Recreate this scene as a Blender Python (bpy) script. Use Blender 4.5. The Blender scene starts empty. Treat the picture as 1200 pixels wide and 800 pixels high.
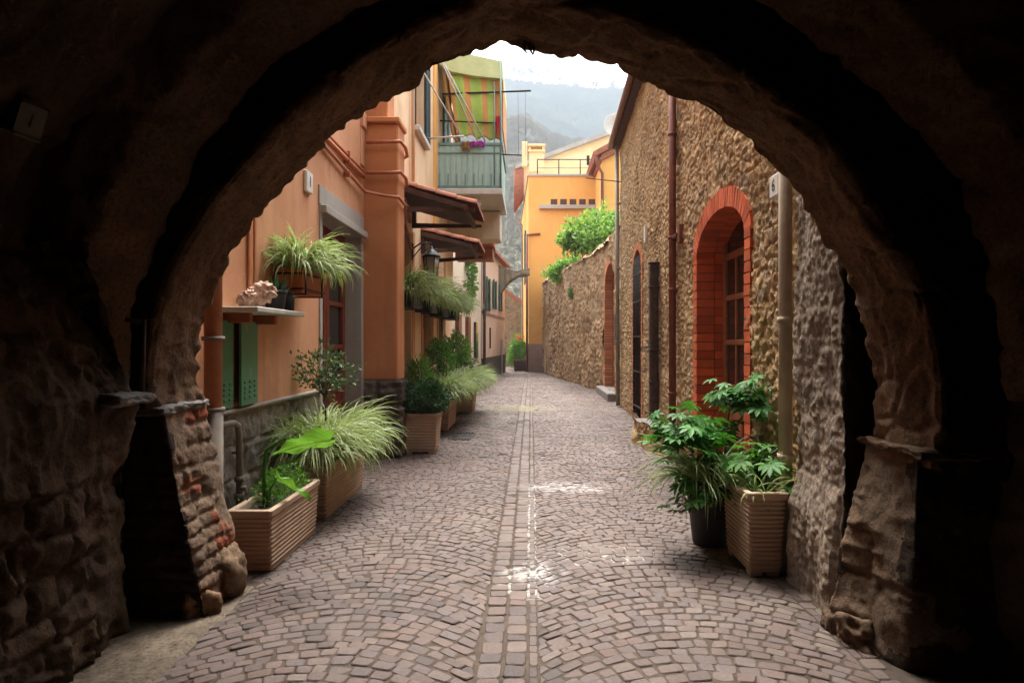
import bpy, bmesh, math, random
import numpy as np
from mathutils import Vector, Matrix
random.seed(7)
RNG = np.random.default_rng(11)
S = bpy.context.scene
COL = S.collection
R = math.radians
PI = math.pi

# ------------------------------------------------------------------ noise
def h3(i, j, k, seed=0):
    i = np.asarray(i).astype(np.int64).astype(np.uint32); j = np.asarray(j).astype(np.int64).astype(np.uint32)
    k = np.asarray(k).astype(np.int64).astype(np.uint32)
    n = i*np.uint32(374761393) + j*np.uint32(668265263) + k*np.uint32(2147483647 % 4294967291) + np.uint32((seed*974634777) & 0xffffffff)
    n = (n ^ (n >> np.uint32(13)))*np.uint32(1274126177)
    n = (n ^ (n >> np.uint32(15)))*np.uint32(2246822519)
    n = n ^ (n >> np.uint32(16))
    return n.astype(np.float64)/4294967295.0
def vnoise(x, y, z, seed=0):
    x, y, z = np.broadcast_arrays(np.asarray(x, float), np.asarray(y, float), np.asarray(z, float))
    xi, yi, zi = np.floor(x), np.floor(y), np.floor(z)
    f = lambda t: t*t*t*(t*(t*6-15)+10)
    fx, fy, fz = f(x-xi), f(y-yi), f(z-zi)
    r = 0
    for a in (0, 1):
        for b in (0, 1):
            for c in (0, 1):
                w = (fx if a else 1-fx)*(fy if b else 1-fy)*(fz if c else 1-fz)
                r = r + w*h3(xi+a, yi+b, zi+c, seed)
    return r*2-1
def fbm(x, y, z, o=4, seed=0, g=.5):
    r, a = 0, 1.
    for k in range(o):
        r = r + a*vnoise(x, y, z, seed+k*17)
        x, y, z = x*2.03+3.1, y*2.03+1.7, z*2.03+5.3
        a *= g
    return r
def sstep(a, b, x):
    t = np.clip((x-a)/(b-a), 0, 1)
    return t*t*(3-2*t)
def vor(u, v, seed=0, jit=.9):
    ui, vi = np.floor(u), np.floor(v)
    f1 = np.full(u.shape, 9.); f2 = np.full(u.shape, 9.); idd = np.zeros(u.shape)
    for a in (-1, 0, 1):
        for b in (-1, 0, 1):
            cu, cv = ui+a, vi+b
            pu = cu+.5+jit*(h3(cu, cv, 1*np.ones_like(cu), seed)-.5)
            pv = cv+.5+jit*(h3(cu, cv, 2*np.ones_like(cu), seed)-.5)
            d = np.hypot(pu-u, pv-v)
            rid = h3(cu, cv, 3*np.ones_like(cu), seed)
            near = d < f1
            f2 = np.where(near, f1, np.minimum(f2, d))
            idd = np.where(near, rid, idd)
            f1 = np.where(near, d, f1)
    return f1, f2, idd
def pits(u, v, f, seed):
    """eroded surface: ridges and cavities over several sizes, about -1..1"""
    r, a = 0, 1.
    for k in range(4):
        r = r+a*(1-2.6*np.abs(vnoise(u*f, v*f, 1.7*k, seed+k*7))); f *= 2.1; a *= .5
    return r*.6
def rubble(u, v, sc=.2, asp=.62, seed=0, cover=0., warp=.45, soft=.2):
    """stones in mortar: height 0..1, mortar mask, stone id"""
    uw = u/sc + warp*fbm(u/sc*.8, v/sc*.8, 0, 2, seed+5)
    vw = v/(sc*asp) + warp*fbm(u/sc*.8, v/sc*.8, 7.7, 2, seed+9)
    f1, f2, i = vor(uw, vw, seed)
    e = f2-f1
    st = sstep(.02, .02+soft, e)
    h = st*(.55+.45*h3((i*9999).astype(int), 0*i, 0*i, seed))
    m = 1-sstep(.06, .2, e)
    if cover:
        c = sstep(-.12, .2, fbm(u/sc*.35, v/sc*.35, 3.3, 3, seed+21)-(.45-cover))
        h = h*(1-.75*c)+.45*c
        m = np.maximum(m, c*.92)
    return h, m, i

def courses(u, v, bh=.11, bw=.24, seed=0, joint=.014, warp=.03):
    """roughly coursed squared stones: height 0..1, mortar mask, stone id"""
    vw = v+warp*fbm(u*1.7, v*1.7, 0, 3, seed)+.35*bh*np.sin(v*5.3+seed)
    r = np.floor(vw/bh); rr = h3(r, 0*r, 0*r, seed+3)
    w = bw*(.6+.9*rr); uo = u/w+7.3*rr+.06*fbm(u*5, v*5, 2, 2, seed+4)
    fu, fv = uo-np.floor(uo), vw/bh-r
    du = np.minimum(fu, 1-fu)*w; dv = np.minimum(fv, 1-fv)*bh
    e = np.minimum(du, dv)+.004*fbm(u*20, v*20, 0, 2, seed+6)
    i = h3(np.floor(uo), r, 0*r, seed)
    return sstep(joint*.2, joint*1.5, e)*(.6+.4*h3(np.floor(uo), r, 5+0*r, seed)), 1-sstep(joint*.3, joint, e), i
# ------------------------------------------------------------------ objects
def tag(o, label=None, cat=None, group=None, kind=None):
    if label: o['label'] = label
    if cat: o['category'] = cat
    if group: o['group'] = group
    if kind: o['kind'] = kind
    return o
def thing(name, loc, label, cat, group=None):
    o = bpy.data.objects.new(name, None); COL.objects.link(o)
    o.location = loc; o.empty_display_size = .2
    return tag(o, label, cat, group)
def world_loc(o):
    v = Vector((0, 0, 0))
    while o is not None:
        v = v + o.location + (o.matrix_parent_inverse.to_translation() if o.parent else Vector())
        o = o.parent
    return v
def attach(o, parent):
    o.parent = parent
    if parent is not None:
        o.matrix_parent_inverse = Matrix.Translation(-world_loc(parent))
def link(name, me, m, parent=None, smooth=False):
    if m is not None:
        for mm in (m if isinstance(m, (list, tuple)) else [m]):
            me.materials.append(mm)
    if smooth:
        me.polygons.foreach_set('use_smooth', [True]*len(me.polygons))
    o = bpy.data.objects.new(name, me); COL.objects.link(o)
    if parent is not None: attach(o, parent)
    return o
def mesh_np(name, V, F, m, parent=None, smooth=True, attrs=None, mi=None):
    """F: list of int arrays (each Kxn)"""
    V = np.asarray(V, np.float32).reshape(-1, 3)
    me = bpy.data.meshes.new(name)
    F = [np.asarray(f, np.int32) for f in (F if isinstance(F, list) else [F])]
    loops = np.concatenate([f.ravel() for f in F])
    sizes = np.concatenate([np.full(len(f), f.shape[1], np.int32) for f in F])
    starts = np.concatenate([[0], np.cumsum(sizes)[:-1]]).astype(np.int32)
    me.vertices.add(len(V)); me.vertices.foreach_set('co', V.ravel())
    me.loops.add(len(loops)); me.loops.foreach_set('vertex_index', loops)
    me.polygons.add(len(sizes)); me.polygons.foreach_set('loop_start', starts); me.polygons.foreach_set('loop_total', sizes)
    me.polygons.foreach_set('use_smooth', np.full(len(sizes), bool(smooth)))
    for k, a in (attrs or {}).items():
        me.attributes.new(k, 'FLOAT', 'POINT').data.foreach_set('value', np.asarray(a, np.float32).ravel())
    if mi is not None: me.polygons.foreach_set('material_index', np.asarray(mi, np.int32))
    me.update(calc_edges=True); me.validate()
    return link(name, me, m, parent)
def grid_mesh(name, P, D, m, parent=None, toward=(0, 2, 1.5), attrs=None, mask=None, dirn=None, mi=None):
    P = np.asarray(P, float)
    a = np.gradient(P, axis=0); b = np.gradient(P, axis=1)
    n = np.cross(a, b); n /= np.maximum(np.linalg.norm(n, axis=2, keepdims=True), 1e-9)
    ref = np.asarray(dirn, float) if dirn is not None else np.asarray(toward, float)-P
    flip = (n*ref).sum() < 0
    if flip: n = -n
    if D is not None: P = P+n*D[..., None]
    nu, nv = P.shape[:2]
    idx = np.arange(nu*nv).reshape(nu, nv)
    q = np.stack([idx[:-1, :-1], idx[1:, :-1], idx[1:, 1:], idx[:-1, 1:]], -1).reshape(-1, 4)
    if flip: q = q[:, ::-1]
    if mask is not None: q = q[mask.reshape(-1)]
    return mesh_np(name, P.reshape(-1, 3), q, m, parent, True, attrs, mi)
class MB:
    def __init__(s): s.bm = bmesh.new()
    def box(s, lo, hi, bev=0., mi=0, M=None):
        lo, hi = Vector(lo), Vector(hi)
        r = bmesh.ops.create_cube(s.bm, size=1)
        vs = r['verts']
        c, d = (lo+hi)/2, hi-lo
        for v in vs:
            v.co = Vector((v.co.x*d.x, v.co.y*d.y, v.co.z*d.z))+c
            if M is not None: v.co = M @ v.co
        fs = {f for v in vs for f in v.link_faces}
        for f in fs: f.material_index = mi
        if bev:
            es = list({e for v in vs for e in v.link_edges})
            bmesh.ops.bevel(s.bm, geom=es, offset=bev, segments=1, affect='EDGES', profile=.5)
        return s
    def poly(s, pts, mi=0):
        f = s.bm.faces.new([s.bm.verts.new(p) for p in pts]); f.material_index = mi
        return s
    def prism(s, pts, vec, mi=0):
        vec = Vector(vec)
        a = [s.bm.verts.new(p) for p in pts]; b = [s.bm.verts.new(Vector(p)+vec) for p in pts]
        n = len(a)
        fs = [s.bm.faces.new(a), s.bm.faces.new(b[::-1])]
        for i in range(n): fs.append(s.bm.faces.new((a[i], b[i], b[(i+1) % n], a[(i+1) % n])))
        for f in fs: f.material_index = mi
        return s
    def tube(s, pts, r, n=10, mi=0, cap=True):
        pts = [Vector(p) for p in pts]
        rs = r if isinstance(r, (list, tuple)) else [r]*len(pts)
        rings, up = [], None
        for i, p in enumerate(pts):
            t = (pts[min(i+1, len(pts)-1)]-pts[max(i-1, 0)]).normalized()
            if up is None: up = Vector((0, 0, 1)) if abs(t.z) < .9 else Vector((1, 0, 0))
            x = (up-t*up.dot(t)).normalized(); y = t.cross(x); up = x
            rings.append([s.bm.verts.new(p+rs[i]*(x*math.cos(2*PI*k/n)+y*math.sin(2*PI*k/n))) for k in range(n)])
        for a, b in zip(rings, rings[1:]):
            for k in range(n):
                f = s.bm.faces.new((a[k], a[(k+1) % n], b[(k+1) % n], b[k])); f.smooth = True; f.material_index = mi
        if cap:
            for rg in (rings[0][::-1], rings[-1]):
                f = s.bm.faces.new(rg); f.material_index = mi
        return s
    def lathe(s, prof, c=(0, 0, 0), n=20, mi=0):
        c = Vector(c); rings = []
        for r, z in prof:
            rings.append([s.bm.verts.new(c+Vector((r*math.cos(2*PI*k/n), r*math.sin(2*PI*k/n), z))) for k in range(n)])
        for a, b in zip(rings, rings[1:]):
            for k in range(n):
                f = s.bm.faces.new((a[k], a[(k+1) % n], b[(k+1) % n], b[k])); f.smooth = True; f.material_index = mi
        s.bm.faces.new(rings[0][::-1]); s.bm.faces.new(rings[-1])
        return s
    def build(s, name, m, parent=None):
        bmesh.ops.recalc_face_normals(s.bm, faces=s.bm.faces)
        me = bpy.data.meshes.new(name); s.bm.to_mesh(me); s.bm.free()
        return link(name, me, m, parent)
def rock(name, c, r, seed, m, parent=None, amp=.22, sub=4):
    bm = bmesh.new(); bmesh.ops.create_icosphere(bm, subdivisions=sub, radius=1)
    P = np.array([v.co[:] for v in bm.verts])
    box = P/np.maximum(np.abs(P).max(1, keepdims=True), 1e-6)
    P = P*.3+box*.62
    P = P @ np.array(Matrix.Rotation(seed*1.3, 3, 'Z') @ Matrix.Rotation(.25*math.sin(seed), 3, 'X'))
    P = P*(1+.8*amp*fbm(P[:, 0]*1.3+seed, P[:, 1]*1.3, P[:, 2]*1.3, 4, seed))[:, None]
    P = P*np.array(r)+np.array(c)
    for v, p in zip(bm.verts, P): v.co = p
    me = bpy.data.meshes.new(name); bm.to_mesh(me); bm.free()
    n = len(me.vertices)
    me.attributes.new('tint', 'FLOAT', 'POINT').data.foreach_set('value', [random.random()]*n)
    me.attributes.new('mort', 'FLOAT', 'POINT').data.foreach_set('value', [0.]*n)
    return link(name, me, m, parent, smooth=True)

# ------------------------------------------------------------------ materials
class NT:
    def __init__(s, name):
        s.m = bpy.data.materials.new(name); s.m.use_nodes = True
        s.t = s.m.node_tree; s.t.nodes.clear()
        s.out = s.n('ShaderNodeOutputMaterial')
    def n(s, typ, **kw):
        nd = s.t.nodes.new(typ)
        for k, v in kw.items():
            if hasattr(nd, k): setattr(nd, k, v)
        return nd
    def l(s, a, b): s.t.links.new(a, b)
    def coord(s, scale=(1, 1, 1)):
        tc = s.n('ShaderNodeTexCoord'); mp = s.n('ShaderNodeMapping')
        mp.inputs['Scale'].default_value = scale
        s.l(tc.outputs['Object'], mp.inputs['Vector']); return mp.outputs[0]
    def noise(s, sc, det=5, rough=.6, vec=None, dist=0):
        nd = s.n('ShaderNodeTexNoise'); nd.inputs['Scale'].default_value = sc
        nd.inputs['Detail'].default_value = det; nd.inputs['Roughness'].default_value = rough
        nd.inputs['Distortion'].default_value = dist
        s.l(vec if vec is not None else s.coord(), nd.inputs['Vector']); return nd.outputs['Fac']
    def ramp(s, fac, stops):
        nd = s.n('ShaderNodeValToRGB'); e = nd.color_ramp.elements
        while len(e) > 1: e.remove(e[-1])
        e[0].position = stops[0][0]; e[0].color = c4(stops[0][1])
        for p, c in stops[1:]:
            x = e.new(p); x.color = c4(c)
        s.l(fac, nd.inputs[0]); return nd.outputs[0]
    def mix(s, fac, a, b, typ='MIX'):
        nd = s.n('ShaderNodeMix'); nd.data_type = 'RGBA'; nd.blend_type = typ
        s.set(nd.inputs[0], fac); s.set(nd.inputs[6], a); s.set(nd.inputs[7], b); return nd.outputs[2]
    def math(s, op, a, b=0., c=None):
        nd = s.n('ShaderNodeMath', operation=op)
        s.set(nd.inputs[0], a); s.set(nd.inputs[1], b)
        if c is not None: s.set(nd.inputs[2], c)
        return nd.outputs[0]
    def set(s, inp, v):
        if hasattr(v, 'is_output') or isinstance(v, bpy.types.NodeSocket): s.l(v, inp)
        elif isinstance(v, (tuple, list)): inp.default_value = c4(v)
        else: inp.default_value = v
    def attr(s, name):
        nd = s.n('ShaderNodeAttribute'); nd.attribute_name = name; return nd.outputs['Fac']
    def bump(s, h, st=.3, dist=.02, nrm=None):
        nd = s.n('ShaderNodeBump'); nd.inputs['Strength'].default_value = st; nd.inputs['Distance'].default_value = dist
        s.l(h, nd.inputs['Height'])
        if nrm is not None: s.l(nrm, nd.inputs['Normal'])
        return nd.outputs[0]
    def bsdf(s, col, rough=.8, nrm=None, spec=.3, metal=0., trans=0.):
        b = s.n('ShaderNodeBsdfPrincipled')
        s.set(b.inputs['Base Color'], col); s.set(b.inputs['Roughness'], rough)
        b.inputs['Specular IOR Level'].default_value = spec; b.inputs['Metallic'].default_value = metal
        b.inputs['Transmission Weight'].default_value = trans
        if nrm is not None: s.l(nrm, b.inputs['Normal'])
        s.l(b.outputs[0], s.out.inputs['Surface']); return b
def c4(c): return tuple(c) if len(c) == 4 else (c[0], c[1], c[2], 1.)
def mul(c, k): return tuple(x*k for x in c[:3])

def plain(name, c, rough=.6, metal=0., var=.25, sc=6, bump=.1, spec=.3):
    t = NT(name); f = t.noise(sc, 5, .65)
    col = t.ramp(f, [(.3, mul(c, 1-var)), (.7, mul(c, 1+var*.6))])
    nb = t.bump(t.noise(sc*12, 4, .6), bump, .004)
    t.bsdf(col, rough, nb, spec, metal); return t.m
def plaster(name, c1, c2, c3, streak=.35):
    t = NT(name)
    f = t.noise(.9, 6, .62, dist=.4); col = t.ramp(f, [(.34, c1), (.66, c2)])
    st = t.noise(2.2, 5, .6, vec=t.coord((1.6, 1.6, .14)))
    col = t.mix(t.math('MULTIPLY', t.ramp(st, [(.5, (0, 0, 0)), (.75, (1, 1, 1))]), streak), col, c3)
    fine = t.noise(14, 5, .7)
    col = t.mix(t.math('MULTIPLY', t.ramp(fine, [(.55, (0, 0, 0)), (.72, (1, 1, 1))]), .22), col, mul(c3, .7))
    pt = t.noise(.45, 6, .7, dist=.8)
    col = t.mix(t.math('MULTIPLY', t.ramp(pt, [(.54, (0, 0, 0)), (.6, (1, 1, 1))]), .3), col, tuple(min(.85, x*1.15+.03) for x in c2))
    sep = t.n('ShaderNodeSeparateXYZ'); tc = t.n('ShaderNodeTexCoord'); t.l(tc.outputs['Object'], sep.inputs[0])
    dm = t.math('ADD', t.math('MULTIPLY', sep.outputs[2], -.5), t.math('MULTIPLY', t.noise(1.6, 5, .65), 1.3))
    col = t.mix(t.math('MULTIPLY', t.ramp(dm, [(.05, (0, 0, 0)), (.4, (1, 1, 1))]), .4), col, mul(c3, .62))
    h = t.math('ADD', t.math('MULTIPLY', t.noise(5, 4, .6), 1.), t.math('MULTIPLY', t.noise(60, 4, .6), .25))
    t.bsdf(col, .9, t.bump(h, .35, .012), .15); return t.m
def stone(name, cols, mortar, bumpd=.012, rough=.92, mottle=.5, patch=None, grain=.6):
    t = NT(name); a = t.attr('tint'); mo = t.attr('mort')
    n = len(cols)
    col = t.ramp(a, [((i+.0)/max(1, n-1), c) for i, c in enumerate(cols)])
    f = t.noise(9, 6, .7)
    col = t.mix(mottle, col, t.ramp(f, [(.3, (.35, .33, .3)), (.7, (1.25, 1.2, 1.15))]), 'MULTIPLY')
    mcol = t.ramp(t.noise(3.2, 6, .65), [(.3, mul(mortar, .7)), (.7, mul(mortar, 1.25))])
    col = t.mix(mo, col, mcol)
    if patch:
        pf = t.noise(1.1, 6, .68, dist=.5)
        col = t.mix(t.math('MULTIPLY', t.ramp(pf, [(.5, (0, 0, 0)), (.68, (1, 1, 1))]), .65), col, patch)
    col = t.mix(.75, col, t.ramp(t.noise(1.3, 5, .65, dist=.5), [(.34, (.66, .63, .6)), (.5, (1, 1, 1)), (.66, (1.25, 1.22, 1.17))]), 'MULTIPLY')
    gr = t.noise(42, 6, .78)
    col = t.mix(grain, col, t.ramp(gr, [(.36, (.38, .35, .33)), (.47, (.95, .93, .9)), (.62, (1.2, 1.18, 1.14))]), 'MULTIPLY')
    h = t.math('ADD', t.noise(24, 6, .72), t.math('MULTIPLY', gr, .5))
    t.bsdf(col, rough, t.bump(h, .8, bumpd), .12); return t.m
def leafmat(name, dark, light, rough=.45, trans=.3, stripe=None, spec=.35, up=False):
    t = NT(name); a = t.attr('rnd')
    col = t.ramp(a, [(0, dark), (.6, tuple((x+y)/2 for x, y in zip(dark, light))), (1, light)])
    if stripe:
        col = t.mix(t.attr('stripe'), col, stripe)
    b = t.n('ShaderNodeBsdfPrincipled'); t.l(col, b.inputs['Base Color']); b.inputs['Roughness'].default_value = rough
    b.inputs['Specular IOR Level'].default_value = 0 if up else spec
    if up:      # a crown seen from far off shades like the slope it covers
        vn = t.n('ShaderNodeCombineXYZ'); vn.inputs[0].default_value = .0; vn.inputs[1].default_value = -.45; vn.inputs[2].default_value = .89; t.l(vn.outputs[0], b.inputs['Normal'])
    tr = t.n('ShaderNodeBsdfTranslucent'); t.l(t.mix(.5, col, (light[0]*1.2, light[1]*1.3, light[2]*.6), 'MIX'), tr.inputs[0])
    mx = t.n('ShaderNodeMixShader'); mx.inputs[0].default_value = trans
    t.l(b.outputs[0], mx.inputs[1]); t.l(tr.outputs[0], mx.inputs[2]); t.l(mx.outputs[0], t.out.inputs['Surface'])
    return t.m
M = {}
M['archstone'] = stone('darkened_stone', [(.075, .05, .034), (.11, .073, .05), (.13, .085, .056), (.09, .064, .048)], (.1, .07, .05), .022, patch=(.07, .048, .034))  # stone tone lowered to deepen the shade inside the passage
M['shadestone'] = stone('painted_shade_stone', [(.04, .028, .021), (.055, .038, .027)], (.05, .035, .026), .02)  # shade painted into the colour of faces turned from the lane light
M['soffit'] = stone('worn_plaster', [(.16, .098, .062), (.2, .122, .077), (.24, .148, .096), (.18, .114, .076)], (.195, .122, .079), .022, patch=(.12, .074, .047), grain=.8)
M['rpillar'] = stone('brown_pillar_plaster', [(.13, .088, .06), (.165, .112, .077), (.2, .135, .09)], (.15, .104, .072), .02, patch=(.1, .068, .046))
M['archpillar'] = stone('pillar_stone', [(.2, .135, .095), (.27, .185, .13), (.2, .14, .105), (.28, .15, .095), (.34, .1, .055), (.36, .115, .065)], (.25, .18, .13), .02, patch=(.2, .14, .1), grain=.85)
M['cap'] = plain('cap_slate', (.2, .18, .165), .85, 0, .35, 7, .6)
M['boulder'] = stone('boulder_stone', [(.32, .19, .11), (.28, .2, .14)], (.24, .17, .11), .02)
M['rwall'] = stone('rubble_tan', [(.3, .205, .125), (.5, .345, .195), (.4, .25, .135), (.58, .43, .26), (.34, .26, .18), (.47, .31, .16)], (.46, .32, .18), .014, patch=(.41, .275, .13))
M['stucco'] = stone('roughcast', [(.25, .2, .16), (.34, .27, .215)], (.29, .235, .19), .012, grain=.85)
M['gwall'] = stone('garden_rubble', [(.29, .195, .115), (.46, .315, .185), (.38, .235, .13), (.52, .37, .23)], (.35, .25, .15), .014)
M['fwall'] = stone('far_rubble', [(.2, .16, .11), (.3, .23, .15)], (.24, .19, .13), .014)
M['block'] = stone('plinth_block', [(.25, .235, .21), (.32, .3, .265), (.28, .255, .225)], (.38, .35, .305), .014, mottle=.7)
M['darkblock'] = stone('dark_block', [(.1, .085, .075), (.15, .125, .105)], (.13, .11, .095), .014, mottle=.7)
M['orange'] = plaster('orange_plaster', (.58, .275, .14), (.7, .37, .21), (.42, .18, .09), .5)
M['dorange'] = plaster('deep_orange', (.5, .2, .085), (.62, .275, .125), (.38, .14, .065), .55)
M['cream'] = plaster('cream_plaster', (.7, .46, .27), (.8, .57, .36), (.52, .31, .17), .5)
M['yellow'] = plaster('yellow_orange', (.74, .38, .10), (.78, .42, .12), (.66, .32, .09), .15)
M['paleyellow'] = plaster('pale_yellow', (.78, .56, .3), (.8, .6, .33), (.7, .5, .28), .15)
M['pink'] = plaster('pink_plaster', (.7, .47, .34), (.75, .53, .4), (.58, .37, .26))
M['beige'] = plaster('beige_plaster', (.62, .5, .37), (.68, .56, .42), (.5, .4, .3))
M['grey'] = plaster('grey_render', (.36, .33, .29), (.42, .39, .35), (.28, .26, .23))
M['concrete'] = stone('gritty_concrete', [(.2, .165, .13), (.2, .165, .13)], (.2, .165, .13), .01, mottle=.8, patch=(.12, .098, .077), grain=.9)
M['pinkplinth'] = plaster('plinth_pink', (.36, .22, .17), (.42, .27, .21), (.28, .18, .14))
M['brick'] = None
def brickmat(name, c):
    t = NT(name); a = t.attr('tint')
    col = t.ramp(a, [(0, mul(c, .75)), (.5, c), (1, mul(c, 1.25))])
    col = t.mix(t.math('MULTIPLY', t.ramp(t.noise(18, 5, .7), [(.45, (0, 0, 0)), (.75, (1, 1, 1))]), .4), col, mul(c, .6))
    t.bsdf(col, .85, t.bump(t.noise(70, 5, .7), .5, .006), .2); return t.m
M['brick'] = brickmat('red_brick', (.55, .115, .04))
M['oldbrick'] = brickmat('old_brick', (.5, .19, .085))
M['terra'] = plaster('terracotta', (.58, .41, .29), (.68, .5, .37), (.42, .28, .19), .55)
M['terra2'] = plain('terracotta_red', (.42, .13, .06), .8, 0, .25, 7, .3)
M['tile'] = plain('roof_tile', (.34, .12, .065), .85, 0, .4, 9, .4)
M['soil'] = plain('soil', (.07, .05, .035), .95, 0, .5, 30, .9)
M['wood'] = plain('brown_wood', (.2, .075, .04), .55, 0, .35, 8, .3)
M['redwood'] = plain('red_brown_wood', (.2, .045, .025), .5, 0, .3, 8, .3)
M['darkwood'] = plain('dark_wood', (.095, .045, .027), .75, 0, .4, 9, .4)
M['greenpaint'] = None
t = NT('flaking_green_paint')
f = t.noise(7, 6, .7)
col = t.mix(t.ramp(f, [(.6, (0, 0, 0)), (.66, (1, 1, 1))]), (.09, .26, .13), (.38, .24, .17))
col = t.mix(t.math('MULTIPLY', t.noise(3, 4), .5), col, (.17, .33, .19))
t.bsdf(col, .6, t.bump(f, .4, .004)); M['greenpaint'] = t.m
M['metalred'] = plain('red_brown_pipe', (.2, .062, .038), .5, 0, .3, 6, .2)
M['metalgrey'] = plain('grey_pipe', (.27, .22, .18), .55, 0, .3, 6, .2)
M['metalbeige'] = plain('beige_pipe', (.5, .4, .3), .5, 0, .25, 6, .2)
M['pipeorange'] = plain('orange_pipe', (.5, .17, .075), .5, 0, .25, 6, .2)
M['rust'] = plain('rusted_iron', (.075, .045, .035), .8, 0, .6, 10, .4)
M['iron'] = plain('black_iron', (.02, .019, .018), .5, .3, .3, 10, .2)
M['balcony'] = plain('sage_sheet', (.34, .47, .41), .6, 0, .15, 4, .1)
M['balframe'] = plain('sage_frame', (.15, .24, .21), .5, 0, .15, 4, .1)
M['shutter'] = plain('green_shutter', (.05, .13, .09), .6, 0, .3, 6, .1)
M['blueshutter'] = plain('blue_shutter', (.03, .05, .06), .6, 0, .3, 6, .1)
M['white'] = plain('white_enamel', (.72, .7, .66), .4, 0, .1, 6, .05)
M['offwhite'] = plain('off_white', (.55, .52, .46), .7, 0, .15, 6, .1)
M['black'] = plain('black_plastic', (.015, .015, .016), .5, 0, .2, 6, .1)
M['darkgreenbox'] = plain('dark_green_plastic', (.02, .035, .03), .45, 0, .2, 6, .1)
M['clothgreen'] = plain('awning_green', (.32, .48, .1), .85, 0, .15, 5, .1)
M['clothorange'] = plain('awning_orange', (.52, .25, .08), .85, 0, .15, 5, .1)
M['clothpale'] = plain('awning_pale', (.52, .58, .3), .85, 0, .12, 5, .1)
M['clothbrown'] = plain('curtain_brown', (.33, .17, .05), .85, 0, .2, 5, .1)
M['purple'] = plain('purple_cloth', (.4, .03, .33), .85, 0, .2, 9, .1)
M['redcloth'] = plain('red_cloth', (.55, .03, .05), .8, 0, .2, 9, .1)
M['bark'] = plain('bark', (.1, .075, .05), .9, 0, .4, 12, .6)
M['shell'] = plain('shell', (.62, .4, .29), .6, 0, .5, 16, .5)
t = NT('glass_pane'); t.bsdf((.03, .028, .025), .08, None, .6); M['glass'] = t.m
t = NT('lamp_glass'); t.bsdf((.55, .55, .5), .25, None, .5); M['lampglass'] = t.m
M['varieg'] = leafmat('variegated_blade', (.1, .18, .035), (.28, .38, .1), .5, .35, (.66, .7, .42))
M['varieg2'] = leafmat('variegated_blade_green', (.12, .24, .04), (.3, .44, .1), .5, .35, (.5, .6, .22))
M['box'] = leafmat('boxwood_leaf', (.016, .06, .018), (.06, .15, .035), .35, .15, spec=.5)
M['olive'] = leafmat('small_shrub_leaf', (.05, .10, .04), (.13, .2, .08), .5, .2)
M['lush'] = leafmat('lush_leaf', (.045, .14, .02), (.16, .34, .05), .45, .3)
M['tree'] = leafmat('tree_leaf', (.085, .185, .03), (.24, .38, .075), .5, .4)
M['fatsia'] = leafmat('palmate_leaf', (.022, .11, .014), (.08, .27, .03), .5, .25, spec=.22)
M['fatsia2'] = leafmat('palmate_leaf_light', (.06, .19, .03), (.14, .34, .05), .5, .3, spec=.22)
M['biglf'] = leafmat('arum_leaf', (.085, .24, .022), (.16, .34, .04), .45, .4, (.3, .46, .12))
M['aloe'] = leafmat('aloe_leaf', (.02, .07, .035), (.05, .13, .06), .5, .1)
M['moss'] = leafmat('wall_fern_leaf', (.06, .13, .03), (.14, .24, .06), .6, .2)
M['flowerred'] = leafmat('red_petal', (.55, .02, .06), (.75, .08, .12), .6, .3)
M['hill'] = plain('hill_earth', (.14, .125, .075), .95, 0, .4, .05, .1)
M['mount'] = plain('mountain_earth', (.06, .085, .045), .95, 0, .4, .03, .1)
M['baretree'] = leafmat('bare_wood_crown', (.1, .086, .05), (.23, .2, .12), .9, .0, up=True)
M['forest'] = leafmat('forest_crown', (.014, .03, .016), (.062, .092, .042), .9, .0, up=True)
HAZE, SKY, SUN, EXPO = .0006, .15, 1.5, 2.5
# ------------------------------------------------------------------ camera
FP = 800.0
def px(x, y, d): return Vector(((x-622)/FP*d, d, 1.6-(y-400)/FP*d))
cam = bpy.data.cameras.new('camera'); co = bpy.data.objects.new('camera', cam); COL.objects.link(co)
cam.sensor_width = 36; cam.lens = 24; cam.shift_x = -22/1200; cam.clip_start = .05; cam.clip_end = 3000
co.location = (0, 0, 1.6); co.rotation_euler = (R(90), 0, 0)
S.camera = co

# ------------------------------------------------------------------ ground
def struct(o): return tag(o, kind='structure')
g = MB(); g.box((-640, -8, -.9), (640, 690, -.032)); struct(g.build('ground', plain('ground_soil', (.1, .09, .06), .95, 0, .4, .6, .2)))

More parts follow.
